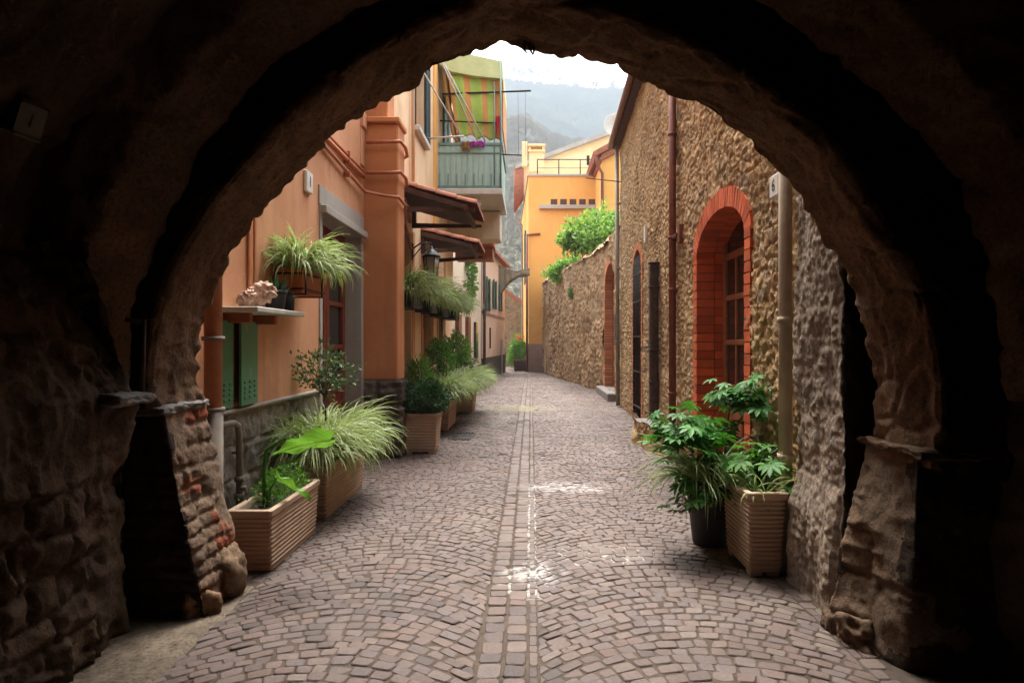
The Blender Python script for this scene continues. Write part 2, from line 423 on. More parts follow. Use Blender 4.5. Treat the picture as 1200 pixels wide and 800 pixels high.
def road_right(Y): return np.where(Y < 3.9, 1.75, np.where(Y < 17, 2.0+.03*(Y-5), np.where(Y < 21, 2.6, np.maximum(.62, 2.6-(Y-21)*.147))))
def road_left(Y): return np.where(Y < 4.5, -1.78, np.where(Y < 9.3, -2.35, -2.1+0*Y))
def make_setts():
    Q, Lz = [], []
    def row_arc(c, half, sag, y0, y1, rh, w):
        k = 0; y = y0
        while y < y1:
            h = rh*random.uniform(.93, 1.07)
            x = c-half+random.uniform(-w, 0)
            while x < c+half:
                ww = w*random.uniform(.78, 1.25)
                a, b = max(x, c-half), min(x+ww, c+half)
                if b-a > .04:
                    f = lambda q: y+sag*(1-((q-c)/half)**2)+.012*math.sin(q*9+k*1.3)
                    s = lambda q: -2*sag*(q-c)/half**2
                    cs = lambda q: 1/(1+s(q)**2)
                    sh = lambda q: -s(q)*h*cs(q)*.85
                    j = lambda: random.uniform(-.007, .007)
                    ax, bx = min(max(a+sh(a), c-half), c+half), min(max(b+sh(b), c-half), c+half)
                    Q.append([(a+j(), f(a)+j()), (b+j(), f(b)+j()), (bx+j(), f(bx)+h*1.0+j()), (ax+j(), f(ax)+h*1.0+j())])
                x += ww
            y += h; k += 1
    row_arc(-1.03, .76, .4, 1.6, 44, .088, .092)
    row_arc(.84, .80, .4, 1.6, 44, .088, .092)
    for xa, xb in ((-.262, -.145), (-.135, -.02), (-.01, .035)):            # the two straight rows of the drain line
        y = 1.8
        while y < 44:
            h = random.uniform(.08, .17) if y < 16 else random.uniform(.08, .1); j = lambda: random.uniform(-.006, .006)
            Q.append([(xa+j(), y+j()), (xb+j(), y+j()), (xb+j(), y+h+j()), (xa+j(), y+h+j())]); y += h
    for lo, hi in ((-2.5, -1.79), (1.64, 2.9)):
        y = 1.8
        while y < 44:
            h = .11*random.uniform(.93, 1.07); x = lo+random.uniform(-.1, 0)
            while x < hi:
                w = .125*random.uniform(.8, 1.25); a, b = max(x, lo), min(x+w, hi)
                j = lambda: random.uniform(-.006, .006)
                if b-a > .04: Q.append([(a+j(), y+j()), (b+j(), y+j()), (b+j(), y+h+j()), (a+j(), y+h+j())])
                x += w
            y += h
    Q = np.array(Q)
    c = Q.mean(1)
    keep = (c[:, 0] > road_left(c[:, 1])) & (c[:, 0] < road_right(c[:, 1]))
    Q = Q[keep]; c = Q.mean(1); N = len(Q)
    def ring(inset):
        d = Q-c[:, None]
        L = np.linalg.norm(d, axis=2, keepdims=True)
        q = c[:, None]+d*(1-inset*1.35/np.maximum(L, .03))
        pts = []
        for i in range(4):
            p, a, b = q[:, i], q[:, (i-1) % 4], q[:, (i+1) % 4]
            pts += [p+(a-p)*.13, p+(b-p)*.13]
        return np.stack(pts, 1)
    tilt = RNG.normal(0, .032, (N, 2)); base = .006*fbm(c[:, 0]*1.2, c[:, 1]*1.2, 0, 3, 3)+RNG.normal(0, .0018, N)
    V = []
    for inset, z in ((.0025, -.034), (.0035, -.0055), (.0085, -.0005)):
        r = ring(inset)
        zz = z+base[:, None]+((r-c[:, None])*tilt[:, None]).sum(2)*(1 if z > -.03 else 0)
        V.append(np.concatenate([r, zz[..., None]], 2))
    ctr = np.concatenate([c, (base+.0004)[:, None]], 1)[:, None]
    V = np.concatenate(V+[ctr], 1)                        # N x 25 x 3
    off = (np.arange(N)*25)[:, None, None]
    f4 = np.array([[r*8+i, r*8+(i+1) % 8, (r+1)*8+(i+1) % 8, (r+1)*8+i] for r in (0, 1) for i in range(8)])
    f3 = np.array([[16+i, 16+(i+1) % 8, 24] for i in range(8)])
    tint = np.repeat(np.clip(RNG.beta(1.6, 1.6, N)*.85+.1+.22*fbm(c[:, 0]*.7, c[:, 1]*.7, 4, 3, 8), 0, 1), 25)
    t = NT('porphyry_sett')
    col = t.ramp(t.attr('tint'), [(0, (.062, .044, .039)), (.2, (.105, .072, .061)), (.4, (.132, .084, .067)), (.55, (.113, .085, .079)), (.7, (.148, .101, .083)), (.85, (.135, .103, .092)), (1, (.18, .138, .114))])
    col = t.mix(.55, col, t.ramp(t.noise(38, 6, .75), [(.3, (.5, .48, .47)), (.7, (1.3, 1.25, 1.2))]), 'MULTIPLY')
    col = t.mix(.6, col, t.ramp(t.noise(1.1, 5, .6), [(.35, (.7, .68, .68)), (.65, (1.12, 1.1, 1.08))]), 'MULTIPLY')
    # pale lime film left by a spill, patchy
    tc = t.n('ShaderNodeTexCoord'); sep = t.n('ShaderNodeSeparateXYZ'); t.l(tc.outputs['Object'], sep.inputs[0])
    def blob(cx, cy, rx, ry):
        a = t.math('DIVIDE', t.math('SUBTRACT', sep.outputs[0], cx), rx); b = t.math('DIVIDE', t.math('SUBTRACT', sep.outputs[1], cy), ry)
        return t.math('SUBTRACT', 1., t.math('SQRT', t.math('ADD', t.math('MULTIPLY', a, a), t.math('MULTIPLY', b, b))))
    bl = t.math('MAXIMUM', blob(.02, 4.75, .26, .28), blob(.42, 7.5, .62, .35))
    film = t.math('MULTIPLY', t.math('MAXIMUM', bl, 0.), t.ramp(t.noise(9, 6, .75), [(.46, (0, 0, 0)), (.6, (1, 1, 1))]))
    col = t.mix(t.math('MINIMUM', t.math('MULTIPLY', film, 1.5), .55), col, (.52, .5, .48))
    mossy = t.math('MULTIPLY', t.math('MAXIMUM', blob(-.35, 16.4, 1.3, 1.2), 0.), t.ramp(t.noise(6, 5, .7), [(.4, (0, 0, 0)), (.6, (1, 1, 1))]))
    col = t.mix(t.math('MINIMUM', mossy, .25), col, (.25, .22, .09))
    dirt = t.ramp(t.noise(2.6, 6, .72, dist=.6), [(.5, (0, 0, 0)), (.7, (1, 1, 1))])
    col = t.mix(t.math('MULTIPLY', dirt, .38), col, (.07, .055, .045))
    wet = t.ramp(t.noise(.8, 4, .6), [(.4, (.42, .42, .42)), (.65, (.68, .68, .68))])
    h = t.math('ADD', t.noise(45, 6, .75), t.math('MULTIPLY', t.noise(170, 3, .6), .4))
    t.bsdf(col, wet, t.bump(h, .9, .007), .4)
    struct(mesh_np('road_paving', V.reshape(-1, 3), [(off+f4[None]).reshape(-1, 4), (off+f3[None]).reshape(-1, 3)], t.m, None, False, {'tint': tint}))
    # bedding between the setts
    t = NT('sett_joint')
    col = t.ramp(t.noise(11, 5, .7), [(.3, (.05, .038, .03)), (.7, (.11, .085, .066))])
    tc = t.n('ShaderNodeTexCoord'); sep = t.n('ShaderNodeSeparateXYZ'); t.l(tc.outputs['Object'], sep.inputs[0])
    m1 = t.math('MAXIMUM', t.math('MAXIMUM', blob(.0, 4.6, .32, .5), blob(.45, 5.15, .75, .42)), t.math('MAXIMUM', blob(0., 6.4, .085, 2.), blob(.35, 7.5, .7, .4)))
    brk = t.ramp(t.noise(14, 4, .7), [(.42, (0, 0, 0)), (.56, (1, 1, 1))])
    m2 = t.ramp(t.math('ADD', t.math('MULTIPLY', t.math('MAXIMUM', m1, -1.), 1.), t.math('MULTIPLY', t.noise(3.5, 5, .7), .8)), [(.66, (0, 0, 0)), (.86, (1, 1, 1))])
    col = t.mix(t.math('MULTIPLY', t.math('MULTIPLY', m2, .7), brk), col, (.5, .48, .45))
    ms = t.ramp(t.math('ADD', blob(-.4, 16.4, 1.4, 1.1), t.math('MULTIPLY', t.noise(4, 5, .7), .8)), [(.6, (0, 0, 0)), (.9, (1, 1, 1))])
    col = t.mix(ms, col, (.22, .2, .07))
    t.bsdf(col, .95, t.bump(t.noise(90, 4, .7), .6, .006), .1)
    jx = np.linspace(-2.6, 3, 60); jy = np.concatenate([np.linspace(-7.5, 18, 200), np.linspace(18.3, 46, 60)])
    P = np.stack(np.meshgrid(jy, jx, indexing='ij')[::-1]+[np.zeros((len(jy), len(jx)))], -1)
    base = .006*fbm(P[..., 0]*1.2, P[..., 1]*1.2, 0, 3, 3)
    P[..., 2] = base-.0058+.002*fbm(P[..., 0]*9, P[..., 1]*9, 2, 3, 31)
    struct(grid_mesh('road_bedding', P, None, t.m, dirn=(0, 0, 1)))
make_setts()
# concrete strip along the left wall inside the passage
P = np.stack(np.meshgrid(np.linspace(-3, 4.45, 150), np.linspace(-2.7, -1.76, 24), indexing='ij')[::-1]+[np.zeros((150, 24))], -1)
P[..., 0] += np.where(P[..., 0] > -1.9, .015*fbm(0, P[..., 1]*3, 0, 3, 5), 0)
P[..., 2] = .012+.006*fbm(P[..., 0]*3, P[..., 1]*3, 0, 4, 12)
P[:, -1, 2] = -.03
struct(grid_mesh('pavement_strip', P, None, M['concrete'], dirn=(0, 0, 1)))

# ------------------------------------------------------------------ strips of wall following a path in plan
def rough_strip(name, path, z0, z1, du, dv, fn, m, parent=None, hole=None, batter=None, second=None, bdir=None):
    path = [np.array(p, float) for p in path]
    pts = [path[0]]
    for a, b in zip(path, path[1:]):
        L = np.linalg.norm(b-a); s = 0
        while True:
            p = a+(b-a)*s/L
            s += du(p) if callable(du) else du
            if s >= L*.995: break
            pts.append(a+(b-a)*s/L)
        pts.append(b)
    pts = np.array(pts)
    u = np.concatenate([[0], np.cumsum(np.linalg.norm(np.diff(pts, axis=0), axis=1))])
    tg = np.gradient(pts, axis=0); tg /= np.linalg.norm(tg, axis=1, keepdims=True)
    nm = np.stack([-tg[:, 1], tg[:, 0]], 1)
    zs = np.linspace(z0, z1, int((z1-z0)/dv)+2)
    U, Z = np.meshgrid(u, zs, indexing='ij')
    P = np.stack([np.broadcast_to(pts[:, :1], U.shape), np.broadcast_to(pts[:, 1:], U.shape), Z], -1).copy()
    N = np.stack([np.broadcast_to(nm[:, :1], U.shape), np.broadcast_to(nm[:, 1:], U.shape), 0*Z], -1)
    d, mo, ti = fn(U, Z, P)
    P0 = P.copy()
    if batter is not None and bdir is None: d = d+batter(U, Z, P)
    P = P+N*d[..., None]
    if bdir is not None: P = P+batter(U, Z, P0)[..., None]*np.array(bdir)
    mask = None
    if hole is not None:
        hm = hole(U, Z, P0)
        mask = ~(hm[:-1, :-1] & hm[1:, :-1] & hm[1:, 1:] & hm[:-1, 1:])
    nu, nv = U.shape; idx = np.arange(nu*nv).reshape(nu, nv)
    q = np.stack([idx[:-1, :-1], idx[:-1, 1:], idx[1:, 1:], idx[1:, :-1]], -1).reshape(-1, 4)
    mi = second(U, Z, P0)[:-1, :-1].reshape(-1).astype(int) if second is not None else None
    if mask is not None: q = q[mask.reshape(-1)]
    return mesh_np(name, P.reshape(-1, 3), q, m, parent, True, {'tint': ti, 'mort': mo}, mi)

# ------------------------------------------------------------------ archway
ARCH = thing('stone_archway', (0, 4, 0), 'dark rough stone archway and vaulted passage framing the lane', 'archway')
TR = [(237, 470), (232, 440), (234, 415), (237, 395), (245, 365), (255, 335), (272, 303), (286, 280), (300, 260), (313, 243), (330, 225), (352, 202), (372, 178), (393, 161), (420, 138),
      (434, 128), (461, 109), (486, 97), (508, 82), (535, 73), (557, 62), (580, 52), (602, 48), (635, 54), (665, 61), (698, 72), (722, 79), (740, 87), (760, 95), (790, 110),
      (802, 116), (832, 134), (853, 150), (880, 170), (901, 191), (923, 212), (944, 240), (968, 288), (992, 324), (1012, 364), (1022, 396), (1028, 432), (1029, 476), (1028, 515), (1026, 530)]
def depth(x): return 4.04/(1+.1683*(x-622)/FP)
rim = np.array([px(x, y, depth(x))[:] for x, y in TR])
def resample(P, step):
    s = np.concatenate([[0], np.cumsum(np.linalg.norm(np.diff(P, axis=0), axis=1))])
    k = int(s[-1]/step); q = np.linspace(0, s[-1], k)
    return np.stack([np.interp(q, s, P[:, i]) for i in range(3)], 1)
def ringsweep(name, rimP, prof, amp, sc, seed, m, parent, step=.02, ragged=0.):
    P = resample(rimP, step); n = len(P)
    C = np.array([-.1, 4, 1.3])
    rad = P-C; rad[:, 1] = 0; rad /= np.linalg.norm(rad, axis=1, keepdims=True)
    s = np.arange(n)*step
    pr = []
    for (a0, t0), (a1, t1) in zip(prof, prof[1:]):
        L = math.hypot(a1-a0, t1-t0); k = max(2, int(L/step))
        if L > .7: k = max(6, int(L/(step*2)))
        for i in range(k): pr.append((a0+(a1-a0)*i/k, t0+(t1-t0)*i/k))
    pr.append(prof[-1]); pr = np.array(pr)
    w = np.concatenate([[0], np.cumsum(np.linalg.norm(np.diff(pr, axis=0), axis=1))])
    G = P[:, None]+rad[:, None]*pr[None, :, :1]-np.array([0, 1., 0])*pr[None, :, 1:]
    Sg, W = np.meshgrid(s, w, indexing='ij')
    h, mo, ti = rubble(Sg, W, sc, .8, seed, .2)
    D = amp*.6*(h-.5)+amp*.8*fbm(Sg*2, W*2, 0, 4, seed+2)+amp*.4*pits(Sg, W, 7, seed+4)
    if ragged:
        rg = ragged*(fbm(s*7, 0, seed, 3, seed+7)+.9*np.abs(vnoise(s*17, 0, 0, seed))**.6*np.sign(vnoise(s*17, 0, 0, seed)))
        D = D+rg[:, None]*np.exp(-((W-w[np.argmin(np.abs(pr[:, 0])+np.abs(pr[:, 1]))])/.05)**2)
    mi = np.broadcast_to(((pr[:, 0] > .07) & (pr[:, 1] > .4))[None, :-1], (n-1, len(pr)-1)).reshape(-1).astype(int) if isinstance(m, list) else None  # second slot puts the painted shade on the near face
    return grid_mesh(name, G, D, m, parent, toward=(0, 2.5, 1.2), attrs={'tint': ti, 'mort': mo}, mi=mi)
ringsweep('arch', rim, [(.9, 0), (.3, 0), (0, 0), (.0, .25), (.02, .47), (.05, .5), (.4, .5), (1.3, .52)], .03, .28, 3, [M['soffit'], M['shadestone']], ARCH, step=.014, ragged=.013)
# second, slightly larger arch of the passage in front of it
angs = np.linspace(PI, 0, 90)
rim2 = np.array([(-.05+2.24*math.cos(a), 3.88-.1683*2.2*math.cos(a)-.38, 1.33+2.2*math.sin(a)) for a in angs])
ringsweep('inner_arch', rim2, [(.25, -.12), (.0, 0), (.03, .12), (.14, .3), (.5, .42), (1.6, .5)], .04, .3, 8, [M['soffit'], M['shadestone']], ARCH, step=.03)
def pillar_fn(amp, sc, seed, cover=.1):
    def fn(U, Z, P):
        h, mo, ti = courses(U, Z, sc*.5, sc*1.1, seed)
        cv = sstep(-.1, .2, fbm(U*1.9, Z*1.9, 5, 3, seed+40)+cover+.5*(Z-.75))
        red = sstep(.3, .4, fbm(U*3.1, Z*4.2, 8, 3, seed+44))
        ti = np.clip(ti*.5*(1-red)+(.72+.28*ti)*red, 0, 1)
        h = h*(1-cv)+.75*cv; mo = np.maximum(mo, cv*.9)
        return .022*(h-.5)+amp*.45*fbm(U*3, Z*3, 0, 4, seed)+amp*.26*pits(U, Z, 9, seed+3)*(1-.5*cv), mo, ti
    return fn
# left pillar: faces the camera, then the lane; shade is painted on the camera face
pl = rough_strip('pillar', [(-1.5-1.2, 4.43), (-2.12, 4.43), (-2.12, 3.93), (-2.8, 3.9)], -.04, 1.2, .014, .014, pillar_fn(.045, .2, 4, -.05), [M['archpillar'], M['shadestone']], ARCH, second=lambda U, Z, P: (P[..., 1] < 3.935+.05*np.clip(fbm(U*7, Z*7, 0, 3, 401)+.2, 0, 1)) | (P[..., 0] < -2.13) & (P[..., 1] < 4.3),
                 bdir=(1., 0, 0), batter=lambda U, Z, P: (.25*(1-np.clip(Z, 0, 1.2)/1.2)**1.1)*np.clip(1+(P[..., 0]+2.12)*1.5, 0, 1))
pr_ = rough_strip('pillar', [(2.9, 3.2), (1.88, 3.32), (1.86, 3.78), (2.9, 3.98)], -.04, 1.06, .014, .014, pillar_fn(.06, .36, 14, .22), [M['rpillar'], M['shadestone']], ARCH, second=lambda U, Z, P: P[..., 1] < 3.36+.09*fbm(U*6, Z*6, 0, 4, 402),  # camera-side face coloured near-black as painted shade
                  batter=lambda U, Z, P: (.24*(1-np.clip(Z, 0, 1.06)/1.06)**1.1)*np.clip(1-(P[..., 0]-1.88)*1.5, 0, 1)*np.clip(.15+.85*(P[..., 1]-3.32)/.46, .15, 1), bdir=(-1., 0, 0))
def slab(name, x0, x1, y0, y1, z0, z1, parent, seed):
    bm = bmesh.new(); bmesh.ops.create_cube(bm, size=1)
    bmesh.ops.subdivide_edges(bm, edges=bm.edges, cuts=30, use_grid_fill=True)
    c = np.array([v.co[:] for v in bm.verts]); lo, hi = np.array([x0, y0, z0]), np.array([x1, y1, z1])
    p = (lo+hi)/2+c*(hi-lo); e = 1-.12*np.maximum(0, np.abs(c[:, 2])*2-.6)
    n = np.stack([.02*fbm(p[:, 0]*6+i*9, p[:, 1]*6, p[:, 2]*9, 5, seed, .62) for i in range(3)], 1)
    q = p+n*np.array([1, 1, .6]); q[:, :2] += (c*(hi-lo))[:, :2]*(e-1)[:, None]
    for v, k in zip(bm.verts, q): v.co = k
    me = bpy.data.meshes.new(name); bm.to_mesh(me); bm.free()
    return link(name, me, M['cap'] if x1 < 0 else M['rpillar'], parent, True)
slab('capstone', -2.75, -2.09, 3.88, 4.48, 1.17, 1.225, pl, 1)
slab('capstone', 1.84, 2.6, 3.24, 3.82, 1.03, 1.085, pr_, 2)
rock('footing_stone', (-1.91, 4.3, .12), (.1, .1, .17), 5, M['boulder'], pl, amp=.35)
rock('footing_stone', (-1.95, 4.03, .04), (.11, .12, .1), 8, M['boulder'], pl, amp=.35)
for i, (x, y, z, r) in enumerate([(1.75, 3.64, .06, .13), (1.7, 3.83, .03, .09)]):
    rock('footing_stone', (x, y, z), (r*.75, r*1.15, r*.7), 20+i, M['rpillar'], pr_, amp=.42)
# the wall of the passage on the left with its own capped pier
def wall_fn(amp, sc, seed, cover=.15):
    def fn(U, Z, P):
        h, mo, ti = courses(U, Z, sc*.55, sc*1.1, seed, .02, .06)
        cv = sstep(-.1, .2, fbm(U*1.6, Z*1.6, 5, 3, seed+40)+cover-.1)
        h = h*(1-cv)+.7*cv
        return .03*(h-.5)+amp*.7*fbm(U*1.6, Z*1.6, 0, 4, seed)+amp*.4*pits(U, Z, 6, seed+3), np.maximum(mo, cv*.9), ti
    return fn
pw = rough_strip('passage_wall', [(-2.9, 3.78), (-2.2, 3.74), (-2.26, 2.2), (-2.3, -6)], -.04, 2.1, lambda p: .016 if p[1] > 2 else .12, .018, wall_fn(.07, .26, 31), M['archstone'], ARCH, batter=lambda U, Z, P: -.45*np.clip(Z-1.32, 0, 2))
slab('capstone', -2.8, -2.1, 3.45, 3.8, 1.255, 1.32, pw, 3)
mb = MB(); mb.tube([(-2.13, 3.74, 1.33), (-2.12, 3.74, 1.72)], .013); mb.tube([(-2.12, 3.74, 1.7), (-2.2, 3.7, 1.72)], .012); mb.build('iron_pintle', M['rust'], pw)
rough_strip('passage_wall', [(2.35, -6), (2.3, 2.2), (2.24, 3.3), (2.9, 3.5)], -.04, 2.1, lambda p: .03 if p[1] > 2 else .12, .03, wall_fn(.07, .3, 33), M['archstone'], ARCH, batter=lambda U, Z, P: -.45*np.clip(Z-1.32, 0, 2))
# vault
ys = np.concatenate([np.linspace(-6, 2, 30), np.linspace(2.06, 3.6, 45)]); an = np.linspace(-.12, PI+.12, 150)
Yg, Ag = np.meshgrid(ys, an, indexing='ij')
P = np.stack([2.62*np.cos(Ag), Yg, 1.42+2.55*np.sin(Ag)], -1)
h, mo, ti = rubble(Ag*2.6, Yg, .3, .7, 41, .3)
grid_mesh('vault', P, .06*(h-.5)+.06*fbm(Ag*4, Yg*1.5, 0, 4, 44), M['archstone'], ARCH, toward=(0, 2, 1.4), attrs={'tint': ti, 'mort': mo})
for sx in ():
    mb = MB(); mb.box((2.24 if sx > 0 else -2.75, -6, 1.3), (2.75 if sx > 0 else -2.24, 3.6, 1.405), .01); mb.build('ledge', M['archstone'], ARCH)
mb = MB(); mb.box((-3.2, -6.3, -.1), (3.2, -6.02, 4.4)); mb.build('light_stop_wall', M['archstone'], ARCH)  # added unseen behind the camera to keep light out of the passage
# outer body of the archway building, above and beside; unseen, sides shaped to stop light leaks
mb = MB()
mb.box((-7, -6.4, 4.6), (7, 4.0, 9)); mb.box((-7, -6.4, -.03), (-2.8, 4.1, 4.6)); mb.box((2.8, -6.4, -.03), (7, 3.75, 4.6)); mb.box((-7, -6.7, -.03), (7, -6.4, 9))
mb.build('unseen_light_stop_body', M['archstone'], ARCH)
# enamel number on the vault, left
def text(name, s, loc, size, ax, m, parent, font_scale=(1, 1)):
    cu = bpy.data.curves.new(name, 'FONT'); cu.body = s; cu.size = size; cu.align_x = 'CENTER'; cu.align_y = 'CENTER'; cu.extrude = .001
    cu.materials.append(m)
    o = bpy.data.objects.new(name, cu); COL.objects.link(o)
    xx, yy = Vector(ax[0]), Vector(ax[1]); zz = xx.cross(yy)
    o.matrix_world = Matrix.Translation(loc) @ Matrix((xx, yy, zz)).transposed().to_4x4()
    if parent is not None:
        o.parent = parent; o.matrix_parent_inverse = Matrix.Translation(-world_loc(parent))
    bpy.context.view_layer.update()
    me_ = bpy.data.meshes.new_from_object(o.evaluated_get(bpy.context.evaluated_depsgraph_get()))
    o2 = bpy.data.objects.new(name, me_); COL.objects.link(o2); o2.parent = o.parent; o2.matrix_parent_inverse = o.matrix_parent_inverse; o2.matrix_basis = o.matrix_basis
    bpy.data.objects.remove(o); o2.name = name
    return o2
c = px(35, 142, 3.06); n = Vector((1, -.12, -.35)).normalized()
yax = Vector((0, 0, 1)); xax = yax.cross(n).normalized(); yax = n.cross(xax).normalized()
mb = MB(); Mx = Matrix.Translation(c) @ Matrix((xax, yax, n)).transposed().to_4x4()
mb.box((-.06, -.07, -.1), (.06, .07, .006), .012, M=Mx); npl = mb.build('number_plate', plain('dark_enamel', (.12, .105, .085), .6, 0, .3, 6, .1), ARCH)  # plate enamel in one even dark tone
text('numeral', '1', c+n*.0075, .09, (xax, yax), M['black'], npl)
# frayed cable hanging from the crown of the arch
mb = MB()
for k in range(3):
    z0 = 3.41; pts = [Vector((.0+.012*k-.02+random.uniform(-.012, .012), 4.0-.03*k*.2, z0-.032*j)) for j in range(5)]
    for j, p in enumerate(pts): p.x += .014*math.sin(j*1.7+k); p.z -= .006*k
    mb.tube(pts, [.012, .016, .014, .009, .003], 7)
mb.tube([(.02, 3.55, 3.6), (.025, 3.8, 3.47), (.015, 3.98, 3.4)], .008, 6)
tag(mb.build('hanging_cable', M['rust']), 'frayed dark cable end dangling from the crown of the arch', 'cable')
# ------------------------------------------------------------------ walls with openings
def wall_boxes(mb, x0, x1, ya, yb, za, zb, holes):
    """holes: (y0,y1,z0,z1); slices the wall round them"""
    yc = sorted({ya, yb, *[h[0] for h in holes], *[h[1] for h in holes]})
    for a, b in zip(yc, yc[1:]):
        m_ = (a+b)/2
        hs = sorted([(h[2], h[3]) for h in holes if h[0] < m_ < h[1]])
        z = za
        for h0, h1 in hs:
            if h0 > z: mb.box((x0, a, z), (x1, b, h0))
            z = h1
        if z < zb: mb.box((x0, a, z), (x1, b, zb))
def blocks_fn(bw, bh, amp, seed, joint=.016):
    def fn(U, Z, P):
        r = np.floor(Z/bh); uo = U/bw+.5*(r % 2)+.13*r
        fu, fz = uo-np.floor(uo), Z/bh-r
        du = np.minimum(fu, 1-fu)*bw; dz = np.minimum(fz, 1-fz)*bh
        e = np.minimum(du, dz)
        st = sstep(joint*.35, joint*1.6, e)
        i = h3(np.floor(uo), r, 0*r, seed)
        return amp*st*(1+.5*(i-.5))+amp*1.1*st*fbm(U*9, Z*9, i*7, 4, seed), 1-sstep(joint*.3, joint*.9, e), i
    return fn
# ================= terracotta house on the left
H1 = thing('terracotta_house', (-2.3, 6.5, 0), 'orange plastered house with a grey door surround at the near left of the lane', 'house')
mb = MB()
wall_boxes(mb, -2.8, -2.3, 4.47, 9.4, 1.08, 8.5, [(7.45, 9.3, 0, 3.1)])
mb.box((-2.8, 4.47, -.03), (-2.33, 7.45, 1.08))
mb.box((-8, 4.45, -.03), (-2.9, 9.5, 8.5))
mb.build('wall', M['orange'], H1)
rough_strip('plinth', [(-2.31, 7.42), (-2.31, 4.46)], -.04, 1.06, .016, .016, blocks_fn(.52, .262, .016, 61), M['block'], H1)
mb = MB(); mb.box((-2.33, 4.46, 1.055), (-2.262, 7.42, 1.085), .008); mb.build('plinth_ledge', M['grey'], H1)
# door: grey render surround, deep reveal, red-brown glazed leaf
mb = MB()
mb.box((-2.69, 9.22, -.02), (-2.285, 9.34, 3.09), .006); mb.box((-2.69, 7.41, -.02), (-2.285, 7.5, 3.09), .006)
mb.box((-2.69, 7.38, 3.09), (-2.282, 9.36, 3.3), .006); mb.box((-2.69, 7.42, 3.0), (-2.22, 9.34, 3.088), .008)
sr = mb.build('door_surround', M['grey'], H1)
mb = MB(); mb.box((-2.74, 7.5, -.02), (-2.7, 9.22, 3.09)); mb.build('backing', M['black'], sr)
mb = MB(); mb.box((-2.66, 7.5, -.02), (-2.25, 9.22, .1), .01); mb.build('threshold', M['darkblock'], sr)
dr = MB()
for a, b in ((7.52, 8.35), (8.37, 9.2)):
    dr.box((-2.66, a, .12), (-2.6, a+.11, 3.0), .006); dr.box((-2.66, b-.11, .12), (-2.6, b, 3.0), .006)
    for z in (.12, .95, 1.5, 2.05, 2.6): dr.box((-2.66, a+.11, z), (-2.605, b-.11, z+(.25 if z < .9 else .06)), .005)
    dr.box((-2.655, a+.11, 2.9), (-2.605, b-.11, 3.0), .005); dr.box((-2.65, a+.11, .37), (-2.62, b-.11, .95), .01)
dr = dr.build('door', M['redwood'], H1)
mb = MB(); mb.box((-2.645, 7.6, 1.0), (-2.635, 9.12, 2.95)); mb.build('pane', M['glass'], dr)
dr.location.x += .1
mb = MB(); mb.tube([(-2.6, 8.3, 1.1), (-2.55, 8.3, 1.1), (-2.55, 8.22, 1.1)], .011, 8); mb.build('handle', M['iron'], dr)
# meter cupboard with flaking green doors
cb = MB(); cb.box((-2.34, 4.95, 1.12), (-2.29, 5.68, 1.78), .004); cb = cb.build('meter_cupboard', M['terra2'], H1)
def cupdoor(y0, y1, open_=0):
    m_ = MB(); Mx = Matrix.Translation((-2.285, y1, 0)) @ Matrix.Rotation(open_, 4, 'Z') @ Matrix.Translation((0, -y1, 0))
    m_.box((0, y0, 1.1), (.022, y1, 1.76), .004, M=Mx)
    for z in (1.16, 1.2, 1.24, 1.28):
        for k in range(3):
            yy = y0+(y1-y0)*(.2+.3*k); m_.box((.018, yy-.025, z-.008), (.032, yy+.025, z+.01), .003, M=Mx)
    return m_.build('door', M['greenpaint'], cb)
cupdoor(4.9, 5.2); cupdoor(5.24, 5.66, .1)
# shelf
sh = MB(); sh.box((-2.3, 4.95, 1.815), (-1.98, 5.98, 1.855), .006); sh = sh.build('wall_shelf', M['offwhite'], H1)
mb = MB()
mb.box((-2.3, 5.6, 1.74), (-2.1, 5.66, 1.815), .006); mb.build('bracket', M['terra2'], sh)
mb = MB(); mb.box((-2.3, 5.1, 1.74), (-2.1, 5.16, 1.815), .006); mb.build('bracket', M['terra2'], sh)
# rain pipe, water pipe, conduits
mb = MB(); mb.tube([(-2.15, 4.62, 9), (-2.15, 4.62, 1.12)], .058, 16); pp = mb.build('drainpipe', M['pipeorange'], H1)
mb = MB(); mb.tube([(-2.15, 4.62, 1.15), (-2.15, 4.62, -.02)], .064, 16)
for z in (1.14, 1.62): mb.tube([(-2.15, 4.62, z-.015), (-2.15, 4.62, z+.015)], .074, 16)
mb.build('pipe_sleeve', M['metalgrey'], pp)
mb = MB(); mb.tube([(-2.23, 4.75, 1.0), (-2.23, 5.12, .99), (-2.23, 5.2, .96), (-2.23, 5.22, .9), (-2.23, 5.22, .35)], .024, 12)
for z in (.55, .42): mb.tube([(-2.23, 5.22, z-.02), (-2.23, 5.22, z+.02)], .036, 12)
mb.tube([(-2.23, 5.22, .48), (-2.17, 5.22, .48)], .02, 10); mb.tube([(-2.28, 5.22, .75), (-2.22, 5.22, .75)], .012, 8)
mb.build('water_pipe', M['metalgrey'], H1)
for k, (z, r) in enumerate(((3.66, .022), (3.83, .03), (3.9, .018))):
    mb = MB(); mb.tube([(-2.26, 4.6, z), (-2.26, 6.5, z+.012), (-2.26, 9.25, z-.004)] if k else [(-2.26, 4.6, 3.7), (-2.26, 7.5, 3.74), (-2.24, 9.2, 3.62), (-2.0, 9.27, 3.58), (-1.8, 9.28, 3.56), (-1.78, 9.7, 3.53), (-1.95, 10.6, 3.44)], r, 10)
    for y in (5.4, 6.9, 8.4): mb.box((-2.3, y-.015, z-.04), (-2.22, y+.015, z+.04), .003)
    mb.build('conduit', M['pipeorange'], H1)
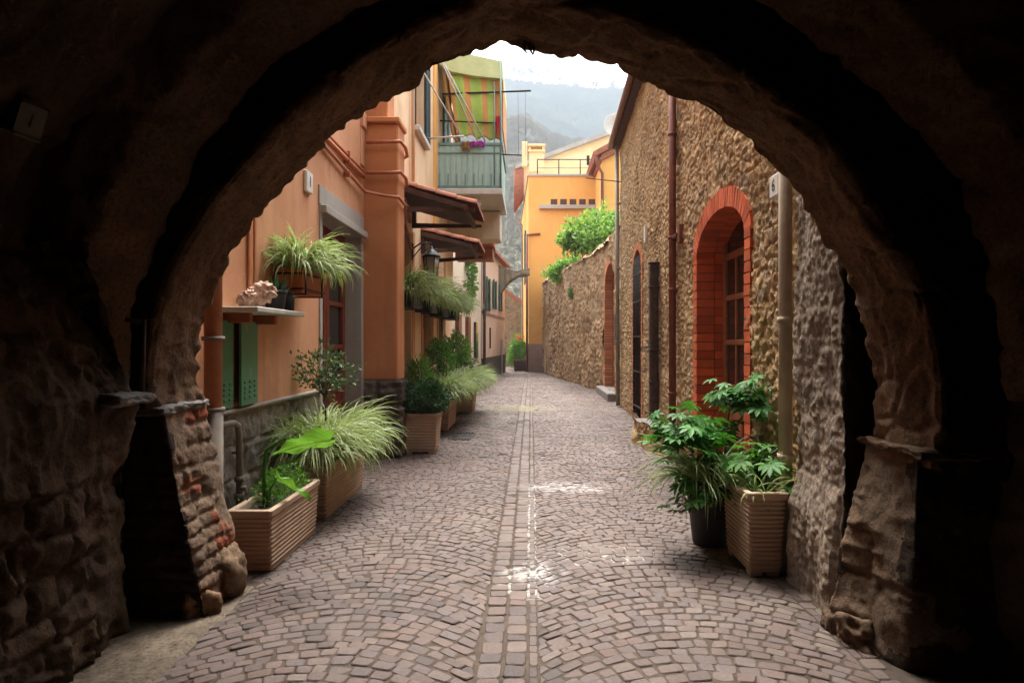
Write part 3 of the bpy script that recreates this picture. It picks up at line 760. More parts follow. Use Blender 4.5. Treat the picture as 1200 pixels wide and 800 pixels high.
mb = MB(); mb.box((-2.295, 5.52, 1.9), (-2.275, 5.6, 3.6), .006); mb.box((-2.295, 5.62, 1.9), (-2.27, 5.66, 3.6), .006); mb.build('wall_trim', M['dorange'], H1)
mb = MB(); mb.box((-2.3, 6.9, 3.12), (-2.262, 7.1, 3.34), .012); npl = mb.build('number_plate', M['white'], H1)
text('numeral', '1', (-2.258, 7.0, 3.23), .15, ((0, 1, 0), (0, 0, 1)), M['black'], npl)

# ================= cream house with balcony
H2 = thing('balcony_house', (-2.05, 13, 0), 'cream house with deep orange pilaster, tiled door hoods and an awning balcony', 'house')
mb = MB()
holes = [(10.35, 11.75, .05, 3.45), (13.0, 14.1, .05, 3.3), (12.1, 13.1, 5.4, 7.0), (15.9, 17.1, 5.0, 7.3), (15.2, 16.0, .05, 2.6)]
wall_boxes(mb, -2.55, -2.05, 9.9, 18, 0, 9.4, holes)
mb.box((-8, 9.55, -.03), (-2.7, 18, 9.4))
mb.build('wall', M['cream'], H2)
mb = MB(); mb.box((-2.9, 9.4, 1.06), (-1.83, 9.9, 4.6), .02); mb.box((-2.9, 9.45, 4.68), (-1.98, 9.9, 9.2), .015); mb.box((-2.35, 9.34, 4.6), (-1.8, 9.92, 4.68), .015)
mb.build('pilaster', M['dorange'], H2)
rough_strip('pilaster_base', [(-2.6, 9.92), (-1.82, 9.92), (-1.8, 9.37), (-2.75, 9.37)], -.04, 1.07, .02, .02, blocks_fn(.6, .36, .03, 71, .03), M['darkblock'], H2)
mb = MB(); mb.box((-2.6, 9.4, 1.0), (-1.8, 9.92, 1.068)); mb.build('base_top', M['darkblock'], H2)
mb = MB()
for i, (a, b) in enumerate(((10.35, 11.75), (13.0, 14.1), (15.2, 16.0))):
    pass
def plank_door(a, b, z1, leaf=True):
    m_ = MB()
    m_.box((-2.4, a, .05), (-2.3, a+.09, z1), .006); m_.box((-2.4, b-.09, .05), (-2.3, b, z1), .006); m_.box((-2.4, a+.09, z1-.09), (-2.3, b-.09, z1), .006)
    n = 5; w = (b-a-.18)/n
    for k in range(n): m_.box((-2.38, a+.09+k*w+.004, .06), (-2.335, a+.09+(k+1)*w-.004, z1-.1), .006)
    d_ = m_.build('door', M['wood'], H2)
    m_ = MB(); m_.tube([(-2.335, b-.3, 1.1), (-2.28, b-.3, 1.1), (-2.28, b-.22, 1.1)], .012, 8); m_.build('handle', M['iron'], d_)
plank_door(10.35, 11.75, 3.44); plank_door(13.0, 14.1, 3.29); plank_door(15.2, 16.0, 2.59)
# flat strips of colour beside the doors
mb = MB()
for y0, y1 in ((11.8, 12.0), (12.75, 12.95), (14.15, 14.35), (14.9, 15.1), (16.1, 16.35)): mb.box((-2.06, y0, .02), (-2.035, y1, 3.5), .004)
mb.build('door_strip', M['dorange'], H2)
# tiled hoods over the doors
def hood(y0, y1, zi, xo, zo):
    m_ = MB(); m_.prism([(-2.06, y0, zi), (xo, y0, zo), (xo, y0, zo-.07), (-2.06, y0, zi-.09)], (0, y1-y0, 0))
    m_.box((-2.06, y0+.05, zi-.42), (-1.98, y0+.13, zi-.09), .006); m_.box((-2.06, y1-.13, zi-.42), (-1.98, y1-.05, zi-.09), .006)
    for yy in (y0+.05, y1-.13): m_.prism([(-2.0, yy, zi-.42), (xo+.15, yy, zo-.09), (xo+.15, yy, zo-.05), (-2.0, yy, zi-.34)], (0, .07, 0))
    m_.box((xo-.02, y0-.02, zo-.1), (xo+.05, y1+.02, zo-.01), .01)
    h_ = m_.build('door_hood', M['darkwood'], H2)
    m_ = MB(); n = max(3, int((y1-y0)/.2)); w = (y1-y0)/n
    for k in range(n):
        yc = y0+w*(k+.5)
        for s0 in np.linspace(0, .8, 4):
            a = Vector((-2.05+(xo+.1+2.05)*s0, yc, zi+(zo-zi)*s0+.02)); b = Vector((-2.05+(xo+.1+2.05)*(s0+.28), yc, zi+(zo-zi)*(s0+.28)+.035))
            prof = []
            ring = []
            for q in range(7):
                an_ = PI*q/6; dy, dz = .5*w*math.cos(an_), .075*math.sin(an_)
                ring.append((m_.bm.verts.new(a+Vector((0, dy, dz))), m_.bm.verts.new(b+Vector((0, dy, dz)))))
            for (p0, p1), (q0, q1) in zip(ring, ring[1:]):
                f_ = m_.bm.faces.new((p0, q0, q1, p1)); f_.smooth = True
            m_.bm.faces.new([r_[0] for r_ in ring]); m_.bm.faces.new([r_[1] for r_ in ring[::-1]])
    m_.build('tiles', M['tile'], h_)
hood(10.25, 11.9, 3.98, -1.0, 3.66); hood(12.7, 14.3, 3.66, -1.14, 3.42)
# upper windows
def shutter_pair(a, b, z0, z1, m):
    for yh, s in ((a, -1), (b, 1)):
        m_ = MB(); w = (b-a)/2
        Mx = Matrix.Translation((-2.04, yh, 0)) @ Matrix.Rotation(R(0) if s > 0 else R(-62), 4, 'Z')
        y0_, y1_ = (0, w) if s > 0 else (-w, 0)
        m_.box((0, y0_, z0), (.045, y0_+.06, z1), .004, M=Mx); m_.box((0, y1_-.06, z0), (.045, y1_, z1), .004, M=Mx)
        n = int((z1-z0)/.07)
        for k in range(n): m_.box((.008, y0_+.06, z0+k*.07), (.036, y1_-.06, z0+k*.07+.05), M=Mx)
        m_.build('shutter', m, H2)
mb = MB(); mb.box((-2.42, 12.1, 5.4), (-2.4, 13.1, 7.0)); mb.build('window_pane', M['glass'], H2)
mb = MB(); mb.box((-2.42, 15.9, 5), (-2.4, 17.1, 7.3)); mb.build('window_pane', M['glass'], H2)
shutter_pair(12.1, 13.1, 5.4, 7.0, M['blueshutter'])
mb = MB(); mb.box((-2.1, 11.95, 5.3), (-1.94, 13.25, 5.39), .01); mb.build('window_sill', M['offwhite'], H2)
mb = MB(); mb.tube([(-2.0, 11.6, 9.3), (-2.0, 11.6, 3.9)], .03, 10); mb.build('drainpipe', M['cream'], H2)
mb = MB(); mb.box((-2.055, 14.35, 3.9), (-2.02, 14.75, 9.3), .006); mb.build('wall_trim', M['yellow'], H2)
for k in range(3):
    mb = MB(); z = 4.32-.42*k
    pts = [(-2.25, 9.33, z), (-1.78, 9.33, z+.01), (-1.76, 9.6, z), (-1.8, 9.95, z-.02), (-1.98, 10.05, z-.08), (-2.0, 10.35, z-.14)]
    pts += [(-2.0, 10.7+.12*k, z-.4), (-2.0, 11.3+.1*k, z-.4+(-.35 if k < 2 else .1))]
    if k == 2: pts = [(-2.0, 10.0, 4.0), (-2.0, 10.3, 3.98), (-2.0, 10.8, 3.7), (-2.0, 11.0, 3.56)]
    mb.tube(pts, .026, 8); mb.build('conduit', M['pipeorange'], H2)
mb = MB(); mb.box((-2.5, 9.2, 3.98), (-2.28, 9.39, 4.5), .012); mb.box((-2.36, 9.2, 4.5), (-2.25, 9.39, 4.72), .01); mb.build('junction_box', M['orange'], H2)
# clothes rail below the upper window
mb = MB(); mb.tube([(-2.0, 13.3, 5.55), (-1.3, 13.3, 5.6)], .018, 8); mb.tube([(-2.02, 12.4, 6.6), (-1.35, 13.25, 5.6)], .014, 8); mb.tube([(-2.02, 12.9, 7.6), (-1.1, 14.2, 5.75)], .016, 8); mb.tube([(-2.02, 13.2, 7.6), (-.95, 14.4, 5.8)], .016, 8)
mb.build('clothes_rail', M['offwhite'], H2)
# balcony
bal = MB(); bal.box((-2.06, 14.95, 4.82), (-.62, 17.5, 4.95), .012); bal.box((-2.06, 15.15, 4.6), (-1.1, 15.25, 4.82), .01); bal.box((-2.06, 17.2, 4.6), (-1.1, 17.3, 4.82), .01); bal = bal.build('balcony', M['offwhite'], H2)
mb = MB()
n = 44; xs = np.linspace(-2.03, -.67, n+1)
for a, b in zip(xs, xs[1:]):
    k = .012*(1 if int(round((a+2.03)/(1.36/n))) % 4 == 0 else 0); mb.box((a, 15.0+k, 4.99), (b, 15.02+k, 5.93))
ys_ = np.linspace(15.02, 17.45, 60)
for i, (a, b) in enumerate(zip(ys_, ys_[1:])):
    k = -.012*(1 if i % 4 == 0 else 0); mb.box((-.67+k, a, 4.99), (-.65+k, b, 5.93))
mb.build('railing_panel', M['balcony'], bal)
mb = MB()
mb.box((-2.04, 14.975, 5.9), (-.63, 15.0, 5.96), .004); mb.box((-.648, 14.975, 5.9), (-.62, 17.47, 5.96), .004); mb.box((-2.04, 14.975, 4.96), (-.63, 14.995, 5.02), .003)
mb.box((-2.04, 14.98, 5.72), (-.65, 14.995, 5.75), .002)
for x in np.linspace(-2.0, -.68, 8): mb.box((x-.01, 14.978, 4.98), (x+.01, 14.994, 5.28), .002)
mb.tube([(-.66, 14.99, 4.95), (-.66, 14.99, 7.75)], .02, 8); mb.tube([(-.8, 14.99, 4.95), (-.8, 14.99, 7.3)], .014, 8)
mb.build('railing', M['balframe'], bal)
mb = MB(); mb.tube([(-1.95, 15.05, 7.05), (.0, 15.05, 7.12)], .022, 8); mb.tube([(-.66, 15.05, 5.72), (-.2, 15.05, 5.7)], .016, 8); mb.tube([(-2.0, 15.02, 6.45), (-.75, 15.02, 6.4)], .016, 8)
for x in (-.28, -.12): mb.tube([(x, 15.05, 7.1), (x+.01, 15.05, 5.7)], .003, 4)
mb.build('clothes_rail', M['iron'], bal)
mb = MB(); mb.box((-2.045, 15.85, 5.0), (-2.0, 16.4, 7.3), .006); mb.build('balcony_door', M['shutter'], H2)
mb = MB(); mb.box((-2.04, 16.6, 5.0), (-2.0, 17.1, 7.3), .006); mb.build('balcony_door', M['shutter'], H2)
# awning: a side curtain of striped cloth and a pale sloping top
stripes = [(0, .07, 1), (.07, .28, 0), (.28, .4, 1), (.4, .62, 0), (.62, .73, 1), (.73, .84, 0), (.84, .99, 1)]
bmw = bmesh.new(); X0, W_ = -1.83, 1.17; zt, zb = 7.5, 6.18
def cloth_pt(f, z):
    sag = .16*f*(1-(z-zb)/(zt-zb))
    return Vector((X0+W_*f+.19*(1-f)*(1-(z-zb)/(zt-zb)), 15.08+.035*math.sin(f*17)*(1-.3*(z-zb))+.03*math.sin(z*5+f*4), z-sag*.9+.02*math.sin(f*23)*(zt-z)))
for a, b, mi in stripes:
    kx = max(2, int((b-a)*30)); kz = 24
    vv = [[bmw.verts.new(cloth_pt(a+(b-a)*i/kx, zb+(zt-zb)*j/kz)) for j in range(kz+1)] for i in range(kx+1)]
    for i in range(kx):
        for j in range(kz):
            f_ = bmw.faces.new((vv[i][j], vv[i+1][j], vv[i+1][j+1], vv[i][j+1])); f_.material_index = mi; f_.smooth = True
bmesh.ops.remove_doubles(bmw, verts=bmw.verts, dist=1e-4)
bmesh.ops.solidify(bmw, geom=bmw.faces[:], thickness=.008)
me = bpy.data.meshes.new('awning_curtain'); bmw.to_mesh(me); bmw.free()
aw = MB(); aw.tube([(-2.0, 15.05, 7.95), (-.66, 15.05, 7.5)], .022, 8); aw.tube([(-.66, 15.0, 7.5), (-.66, 17.5, 7.5)], .03, 8); aw.tube([(-2.0, 17.5, 7.95), (-.66, 17.5, 7.5)], .022, 8); aw = aw.build('awning', M['offwhite'], H2)
link('curtain', me, [M['clothgreen'], M['clothorange']], aw)
mb = MB(); mb.prism([(-2.03, 14.98, 8.05), (-.62, 14.98, 7.74), (-.62, 14.98, 7.36), (-1.2, 14.98, 7.42), (-1.75, 14.98, 7.52), (-2.03, 14.98, 7.7)], (0, 2.55, 0))
mb.build('cover', M['clothpale'], aw)
mb = MB()
for k in range(9):
    y = 15.12+k*.05; mb.tube([(-1.93+.008*k, y, 7.6), (-1.84, y, 6.9), (-1.72+.01*k, y, 6.2), (-1.6, y, 5.95)], .04, 8)
mb.build('rolled_curtain', M['clothbrown'], aw)
mb = MB(); mb.box((-.64, 15.2, 6.3), (-.615, 17.3, 7.42)); mb.build('side_curtain', M['clothorange'], aw)
mb = MB(); mb.box((-2.06, 16.8, 4.1), (-.75, 17.5, 4.8), .02); mb.build('balcony_support', M['beige'], H2)
# lower loggia front at the end of the house
lg = MB(); lg.box((-1.95, 17.6, 3.72), (-.98, 18.3, 4.02), .015); lg.box((-2.0, 17.55, 4.02), (-.94, 18.35, 4.26), .015); lg.build('flower_gallery', M['tile'], H2)
def cloth_over(name, c, w, h, m, label, cat):
    m_ = bmesh.new(); k = 14
    vv = []
    for i in range(k+1):
        row = []
        for j in range(k+1):
            f, q = i/k, j/k*2-1
            z = -abs(q)**1.3*h*(1+.25*math.sin(f*9))
            y = (.03+.05*abs(q))*(1 if q > 0 else -1)*min(1, abs(q)*4)+.012*math.sin(f*14)
            row.append(m_.verts.new((c[0]+(f-.5)*w, c[1]+y, c[2]+z+.012*math.sin(f*11))))
        vv.append(row)
    for i in range(k):
        for j in range(k):
            f_ = m_.faces.new((vv[i][j], vv[i+1][j], vv[i+1][j+1], vv[i][j+1])); f_.smooth = True
    bmesh.ops.solidify(m_, geom=m_.faces[:], thickness=.012)
    me_ = bpy.data.meshes.new(name); m_.to_mesh(me_); m_.free()
    tag(link(name, me_, m), label, cat)
cloth_over('purple_cloth', (-1.17, 14.99, 5.99), .3, .13, M['purple'], 'purple cloth hung over the green balcony railing', 'cloth')
cloth_over('dark_cloth', (-1.42, 14.99, 5.99), .18, .2, M['clothbrown'], 'dark brown cloth on the balcony railing beside the purple one', 'cloth')
cloth_over('red_cloth', (-.72, 15.0, 6.55), .09, .35, M['redcloth'], 'narrow red cloth pegged below the striped awning', 'cloth')
# lantern
LN = thing('wall_lantern', (-2.04, 11.95, 3.05), 'black iron wall lantern on a bracket below the tiled hoods', 'lantern')
lx, ly, lz = -1.72, 11.8, 3.0
mb = MB(); mb.box((-2.06, ly-.05, 3.0), (-2.03, ly+.05, 3.3), .006); mb.tube([(-2.04, ly, 3.2), (-1.9, ly, 3.3), (lx, ly, 3.3), (lx, ly, 3.24)], .014, 8); mb.tube([(-2.04, ly, 3.05), (-1.85, ly, 3.28)], .01, 8); mb.build('bracket', M['iron'], LN)
mb = MB(); mb.lathe([(.02, .3), (.03, .26), (.06, .23), (.15, .14), (.165, .12), (.16, .11)], (lx, ly, lz-.05), 6)
mb.lathe([(.08, -.28), (.1, -.27), (.1, -.25), (.06, -.25)], (lx, ly, lz-.02), 6); mb.lathe([(.01, -.34), (.03, -.31), (.02, -.28)], (lx, ly, lz-.02), 6)
for k in range(6):
    a = 2*PI*k/6; mb.tube([(lx+.145*math.cos(a), ly+.145*math.sin(a), lz+.06), (lx+.095*math.cos(a), ly+.095*math.sin(a), lz-.27)], .008, 6)
mb.build('frame', M['iron'], LN)
mb = MB(); mb.lathe([(.088, -.26), (.135, .06)], (lx, ly, lz-.01), 6); mb.build('glass', M['lampglass'], LN)
# ================= rubble stone house on the right
def XR(Y): return 1.87+.03*(Y-5)
H3 = thing('stone_house', (2.1, 10, 0), 'tan rubble stone house with brick framed doors along the right of the lane', 'house')
DA = (5.98, 7.95)     # brick door
DB = (12.75, 14.5)    # far arched door
def archtop(y, a, b, zs, za):
    t_ = np.clip((y-(a+b)/2)/((b-a)/2), -1, 1); return zs+(za-zs)*np.sqrt(np.maximum(0, 1-t_**2))
def rhole(U, Z, P):
    y = P[..., 1]; x = P[..., 0]
    return ((y > DA[0]-.06) & (y < DA[1]+.06) & (Z < archtop(y, DA[0]-.06, DA[1]+.06, 2.62, 2.95)) & (x > 1.75)) | \
           ((y > DB[0]+.1) & (y < DB[1]-.1) & (Z < archtop(y, DB[0]+.1, DB[1]-.1, 3.0, 3.5)) & (Z > .12))
def rfn(U, Z, P):
    y = P[..., 1]
    h1, mo1, ti1 = rubble(U, Z, .19, .62, 51, .12, .5, .14)
    h2, mo2, ti2 = rubble(U, Z, .085, .7, 57, .12, .5, .2)
    sel = sstep(-.05, .1, fbm(U*1.1, Z*1.1, 0, 3, 59))
    h, mo, ti = h1*(1-sel)+h2*.8*sel, (mo1*(1-sel)+mo2*sel)*.8, ti1*(1-sel)+ti2*sel
    near = 0*y
    kn = fbm(U*20, Z*20, 0, 3, 53)
    d = .027*(h-.4)+.014*fbm(U*1.6, Z*1.6, 0, 3, 52)+.015*pits(U, Z*1.2, 13, 53)
    dn = .024*np.abs(fbm(U*24, Z*24, 0, 4, 55))+.03*fbm(U*3, Z*3, 0, 3, 56)
    return d*(1-near)+dn*near, np.where(near > .5, .3, np.maximum(mo*.9, 0)), ti*(1-near)+near*.3
pth = [(1.9, 4.45), (XR(5), 5.0), (XR(16.98), 16.98), (3.3, 17.02)]
rw = rough_strip('wall', pth, -.04, 6.6, lambda p: .014 if p[1] < 4.65 else max(.012, .0026*p[1]), .0165, rfn, M['rwall'], H3, hole=rhole)
mb = MB()
def rbody(y0, y1, z0, z1, dx=.45):
    mb.prism([(XR(y0)+dx, y0, z0), (XR(y1)+dx, y1, z0), (7, y1, z0), (7, y0, z0)], (0, 0, z1-z0))
rbody(3.95, 16.9, -.03, 6.5); mb.build('wall_core', M['rwall'], H3)
# roughcast of the pier gets its own skin colour, with shade painted on the unlit end face
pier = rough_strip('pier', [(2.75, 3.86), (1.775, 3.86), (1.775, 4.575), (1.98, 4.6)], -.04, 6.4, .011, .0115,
                   lambda U, Z, P: (.012*np.abs(fbm(U*15, Z*15, 0, 3, 155))+.005*vnoise(U*38, Z*38, 0, 156)+.03*fbm(U*3, Z*2.2, 0, 3, 157), 0*U+.25, .5+.5*fbm(U*30, Z*30, 0, 2, 158)), [M['stucco'], M['shadestone']], H3, second=lambda U, Z, P: (P[..., 1] < 3.87),
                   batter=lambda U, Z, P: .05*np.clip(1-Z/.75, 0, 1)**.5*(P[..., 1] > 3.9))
# roof eave
ev = MB()
for (ya, yb) in ((3.9, 17.2),):
    ev.prism([(XR(ya)-.17, ya, 6.44), (XR(yb)-.17, yb, 6.44), (7.2, yb, 6.44), (7.2, ya, 6.44)], (0, 0, .1))
    ev.prism([(XR(ya)-.2, ya, 6.54), (XR(yb)-.2, yb, 6.54), (7.2, yb, 8.4), (7.2, ya, 8.4)], (0, 0, .12))
ev = ev.build('roof', M['darkwood'], H3)
mb = MB(); mb.tube([(XR(4)-.24, 4.0, 6.55), (XR(17.2)-.24, 17.2, 6.5)], .07, 12); mb.build('gutter', M['metalred'], ev)
mb = MB(); mb.tube([(XR(16.8)-.1, 16.85, 6.4), (XR(16.8)-.07, 16.85, .02)], .05, 12)
for z in (1.6, 3.4, 5.0): mb.tube([(XR(16.8)-.07, 16.85, z-.02), (XR(16.8)-.07, 16.85, z+.02)], .064, 12)
mb.build('downpipe', M['metalgrey'], H3)
# bricks round the doors
def brick_mesh(name, boxes, m, parent, seed=0):
    V, F, T = [], [], []
    rn = random.Random(seed)
    for cs in boxes:                      # 8 corners each, already placed
        cs = [Vector(c)+Vector((rn.uniform(-.003, .003), rn.uniform(-.003, .003), rn.uniform(-.002, .002))) for c in cs]
        o = len(V); V += [c[:] for c in cs]; T += [rn.random()]*8
        F += [[o+i for i in f] for f in ((0, 1, 2, 3), (7, 6, 5, 4), (0, 4, 5, 1), (1, 5, 6, 2), (2, 6, 7, 3), (3, 7, 4, 0))]
    return mesh_np(name, V, np.array(F), m, parent, False, {'tint': T})
def bx8(x0, x1, y0, y1, z0, z1): return [(x0, y0, z0), (x1, y0, z0), (x1, y1, z0), (x0, y1, z0), (x0, y0, z1), (x1, y0, z1), (x1, y1, z1), (x0, y1, z1)]
def brick_frame(a, b, w, zs, za, rad, depth_, proud, m, parent, z0=.0, course=.098, seed=1, gap=.011):
    bs = []
    z = z0
    k = 0
    while z < zs-.02:
        for (p, q) in ((a-w, a), (b, b+w)):
            xm = XR((p+q)/2)
            ext = .0 if k % 2 else .0
            bs.append(bx8(xm-proud, xm+depth_*.5-.005, p-ext, q, z, z+course-gap))
            bs.append(bx8(xm+depth_*.5+.005, xm+depth_, p, q, z, z+course-gap))
        z += course; k += 1
    # voussoirs on an elliptical segment
    cy, hw = (a+b)/2, (b-a)/2
    n = max(10, int((b-a)*1.25/.085))
    pts = []
    for i in range(n+1):
        th = PI-PI*i/n
        y = cy+hw*math.cos(th)*1.0; zz = zs+(za-zs)*math.sin(th)
        ny, nz = math.cos(th)/hw, math.sin(th)/max(za-zs, .05); L = math.hypot(ny, nz)
        pts.append((y, zz, ny/L, nz/L))
    # even out along the curve
    P_ = np.array(pts); s_ = np.concatenate([[0], np.cumsum(np.hypot(np.diff(P_[:, 0]), np.diff(P_[:, 1])))])
    q_ = np.linspace(0, s_[-1], n+1)
    P_ = np.stack([np.interp(q_, s_, P_[:, i]) for i in range(4)], 1)
    for i in range(n):
        A_, B_ = P_[i].copy(), P_[i+1].copy(); e = .06
        A2 = A_+(B_-A_)*e; B2 = B_-(B_-A_)*e
        for (d0, d1) in ((-proud, depth_*.5-.005), (depth_*.5+.005, depth_)):
            c = []
            for xx in (d0, d1):
                for (Q, r_) in ((A2, 0), (B2, 0), (B2, rad), (A2, rad)):
                    c.append((XR(Q[0])+xx, Q[0]+Q[2]*r_, Q[1]+Q[3]*r_))
            bs.append(c)
    return brick_mesh('brick_surround', bs, m, parent, seed)
brick_frame(DA[0], DA[1], .17, 2.55, 2.93, .19, .36, .03, M['brick'], H3, 0, .1, 3)
# mortar bed behind the bricks
def jamb_boxes(mb, a, b, w, zs, za, depth_, z0=0):
    for (p, q) in ((a-w+.006, a-.004), (b+.004, b+w-.006)): mb.box((XR((p+q)/2)-.018, p, z0), (XR((p+q)/2)+depth_-.006, q, zs))
    n = 24; cy, hw = (a+b)/2, (b-a)/2
    for i in range(n):
        t0, t1 = PI*i/n, PI*(i+1)/n
        y0, y1 = cy-hw*math.cos(t0), cy-hw*math.cos(t1)
        zz0, zz1 = zs+(za-zs)*math.sin(t0), zs+(za-zs)*math.sin(t1)
        x = XR((y0+y1)/2)-.016
        mb.prism([(x, y0, zz0+.012), (x, y1, zz1+.012), (x, y1, zz1+.18), (x, y0, zz0+.18)], (depth_, 0, 0))
mb = MB(); jamb_boxes(mb, *DA, .17, 2.55, 2.93, .36); mb.build('mortar_bed', plain('dark_mortar', (.13, .075, .05), .95, 0, .3, 10, .5), H3)
# glazed brown double door in the brick arch
XD = XR(7)+.3
d1 = MB()
for a, b in ((DA[0], (DA[0]+DA[1])/2-.01), ((DA[0]+DA[1])/2+.01, DA[1])):
    d1.box((XD, a, .1), (XD+.06, a+.12, 2.93), .008); d1.box((XD, b-.12, .1), (XD+.06, b, 2.93), .008)
    for z0, z1 in ((.1, .38), (.95, 1.12), (1.56, 1.62), (2.06, 2.12), (2.52, 2.6)): d1.box((XD+.004, a+.12, z0), (XD+.056, b-.12, z1), .008)
    d1.box((XD+.02, a+.12, .38), (XD+.05, b-.12, .95), .01); d1.box((XD-.015, a+.2, .46), (XD+.02, b-.2, .87), .015)
    d1.box((XD+.008, (a+b)/2-.025, 1.12), (XD+.052, (a+b)/2+.025, 2.55), .006)
d1 = d1.build('door', plain('brown_door_wood', (.27, .1, .045), .5, 0, .3, 8, .25), H3)
mb = MB(); mb.box((XD+.03, DA[0]+.1, 1.1), (XD+.036, DA[1]-.1, 2.9)); mb.build('pane', M['glass'], d1)
mb = MB(); mb.box((XD+.04, DA[0]-.1, 2.5), (XD+.1, DA[1]+.1, 3.0)); mb.box((XD+.045, DA[0]-.1, -.02), (XD+.1, DA[1]+.1, 2.5)); mb.build('backing', M['black'], d1)
mb = MB(); mb.tube([(XD, 6.88, 1.2), (XD-.06, 6.88, 1.2), (XD-.06, 6.78, 1.2)], .012, 8); mb.build('handle', M['iron'], d1)
mb = MB(); mb.box((XR(7)-.03, DA[0]-.15, -.03), (XR(7)+.4, DA[1]+.15, .1), .012); mb.build('threshold', M['cap'], H3)
# second arched door, further along, with an iron grille
brick_frame(DB[0]+.2, DB[1]-.25, .16, 2.95, 3.42, .16, .4, .02, M['oldbrick'], H3, .15, .085, 7)
mb = MB(); jamb_boxes(mb, DB[0]+.2, DB[1]-.25, .16, 2.95, 3.42, .4, .13); mb.build('mortar_bed', M['soil'], H3)
g2 = MB(); g2.box((XR(13)+.36, DB[0]+.1, .12), (XR(13)+.42, DB[1]-.1, 3.5), .005); g2 = g2.build('door', M['darkwood'], H3)
mb = MB(); xg = XR(12.9)+.03
for y in np.linspace(DB[0]+.25, DB[1]-.32, 8): mb.tube([(xg, y, .18), (xg, y, 3.3)], .012, 6)
for z in (.3, 1.0, 1.7, 2.4, 2.95): mb.box((xg-.012, DB[0]+.2, z-.015), (xg+.012, DB[1]-.25, z+.015))
mb.build('grille', M['iron'], g2)
mb = MB(); mb.box((XR(12.2)-.07, 12.05, 3.42), (XR(12.2)-.03, 12.2, 3.66), .006); mb.tube([(XR(12.2)-.05, 12.12, 3.3), (XR(12.2)-.06, 12.12, 3.42)], .02, 8); mb.build('bell_box', M['white'], H3)
# stone bench under it
def bench_fn(U, Z, P):
    h, mo, ti = rubble(U, Z, .22, .6, 91, .2); return .04*(h-.4)+.03*fbm(U*3, Z*3, 0, 4, 92), mo, ti
bn = rough_strip('bench', [(2.05, 9.35), (1.9, 9.42), (1.8, 9.9), (1.66, 10.9), (1.66, 11.0), (2.1, 11.1)], -.04, .36, .02, .02, bench_fn, M['rwall'], H3, batter=lambda U, Z, P: .05*(1-Z/.36))
P = np.zeros((30, 12, 3))
for i in range(30):
    y = 9.38+i/29*1.66
    xl = np.interp(y, [9.38, 9.6, 10.9, 11.04], [1.9, 1.82, 1.635, 1.66])
    for j in range(12): P[i, j] = (xl+(2.12-xl)*j/11, y, .36)
grid_mesh('bench_top', P, .02*fbm(P[..., 0]*6, P[..., 1]*6, 0, 3, 95), M['cap'], H3, dirn=(0, 0, 1), attrs={'tint': np.full((30, 12), .4), 'mort': np.ones((30, 12))})
# iron pipe guard, rain pipes
mb = MB(); y = 10.86; x = XR(y)-.07
mb.box((x-.09, y-.08, .3), (x+.05, y+.08, 2.83), .03); mb.box((x-.1, y-.09, 2.83), (x+.07, y+.09, 2.86), .006)
for z in (.45, .95, 1.45, 2.45): mb.box((x-.1, y-.09, z), (x+.06, y+.09, z+.03), .004)
mb.build('pipe_guard', M['rust'], H3)
mb = MB(); y = 9.24; x = XR(y)-.08; mb.tube([(x, y, 6.5), (x, y, -.02)], .05, 14)
for z in (.9, 2.3, 3.0, 4.4): mb.tube([(x, y, z-.02), (x, y, z+.02)], .064, 14)
mb.box((x-.02, y-.03, 2.98), (x+.14, y-.3, 3.02), .004); mb.box((x+.0, y-.42, 2.88), (x+.08, y-.3, 3.12), .006)
mb.build('rainpipe', M['metalred'], H3)
mb = MB(); mb.tube([(1.772, 4.75, 4.2), (1.772, 4.75, -.02)], .046, 14)
for z in (1.75, .8): mb.tube([(1.772, 4.75, z-.02), (1.772, 4.75, z+.02)], .055, 14)
mb.build('rainpipe', M['metalbeige'], H3)
c = Vector((1.79, 5.0, 2.74))
mb = MB(); mb.box((c.x-.01, 4.91, 2.655), (c.x+.07, 5.1, 2.825), .012); npl = mb.build('number_plate', M['white'], H3)
text('numeral', '6', (c.x-.0115, 5.01, 2.74), .13, ((0, -1, 0), (0, 0, 1)), M['black'], npl)
mb = MB(); mb.tube([(XR(16.5), 16.5, 5.45), (XR(16.5)-.9, 16.3, 5.5)], .012, 6); mb.build('iron_hook', M['rust'], H3)

# ================= garden wall with brick doorway
GW = thing('garden_wall', (2, 25, 0), 'tall rubble garden wall with a brick doorway, bending towards the orange house', 'wall')
GP = [(2.3, 17.05), (2.3, 21.5), (.6, 34.5), (.9, 36)]
DC = (18.3, 21.3)
def ghole(U, Z, P):
    y = P[..., 1]
    return ((y > DC[0]+.1) & (y < DC[1]-.1) & (Z < archtop(y, DC[0]+.1, DC[1]-.1, 3.3, 4.0)) & (Z > .2)) | ((y > 33.3) & (y < 34.3) & (Z < archtop(y, 33.3, 34.3, 3.0, 3.5)) & (P[..., 0] < .8))
def gfn(U, Z, P):
    h, mo, ti = rubble(U, Z, .24, .65, 81, .05)
    topw = .06*fbm(U*1.3, 0*Z, 0, 3, 83)
    return .055*(h-.4)+.05*fbm(U*1.2, Z*1.2, 0, 3, 82)+.022*pits(U, Z*1.3, 4, 84), mo, ti
def gtop(U): return 4.55+.12*fbm(U*.9, 0, 0, 4, 86)
gw = rough_strip('wall', GP, -.04, 4.62, .05, .045, gfn, M['gwall'], GW, hole=ghole)
mb = MB()
for (a, b) in zip(GP, GP[1:2]+GP[2:3]): pass
mb.prism([(2.8, 17.1, -.03), (2.8, 21.4, -.03), (1.05, 34.4, -.03), (1.5, 34.4, -.03), (3.5, 21.3, -.03), (3.4, 17.1, -.03)], (0, 0, 4.5)); mb.build('wall_core', M['gwall'], GW)
for i in range(26):       # uneven coping stones
    t_ = i/25
    pass
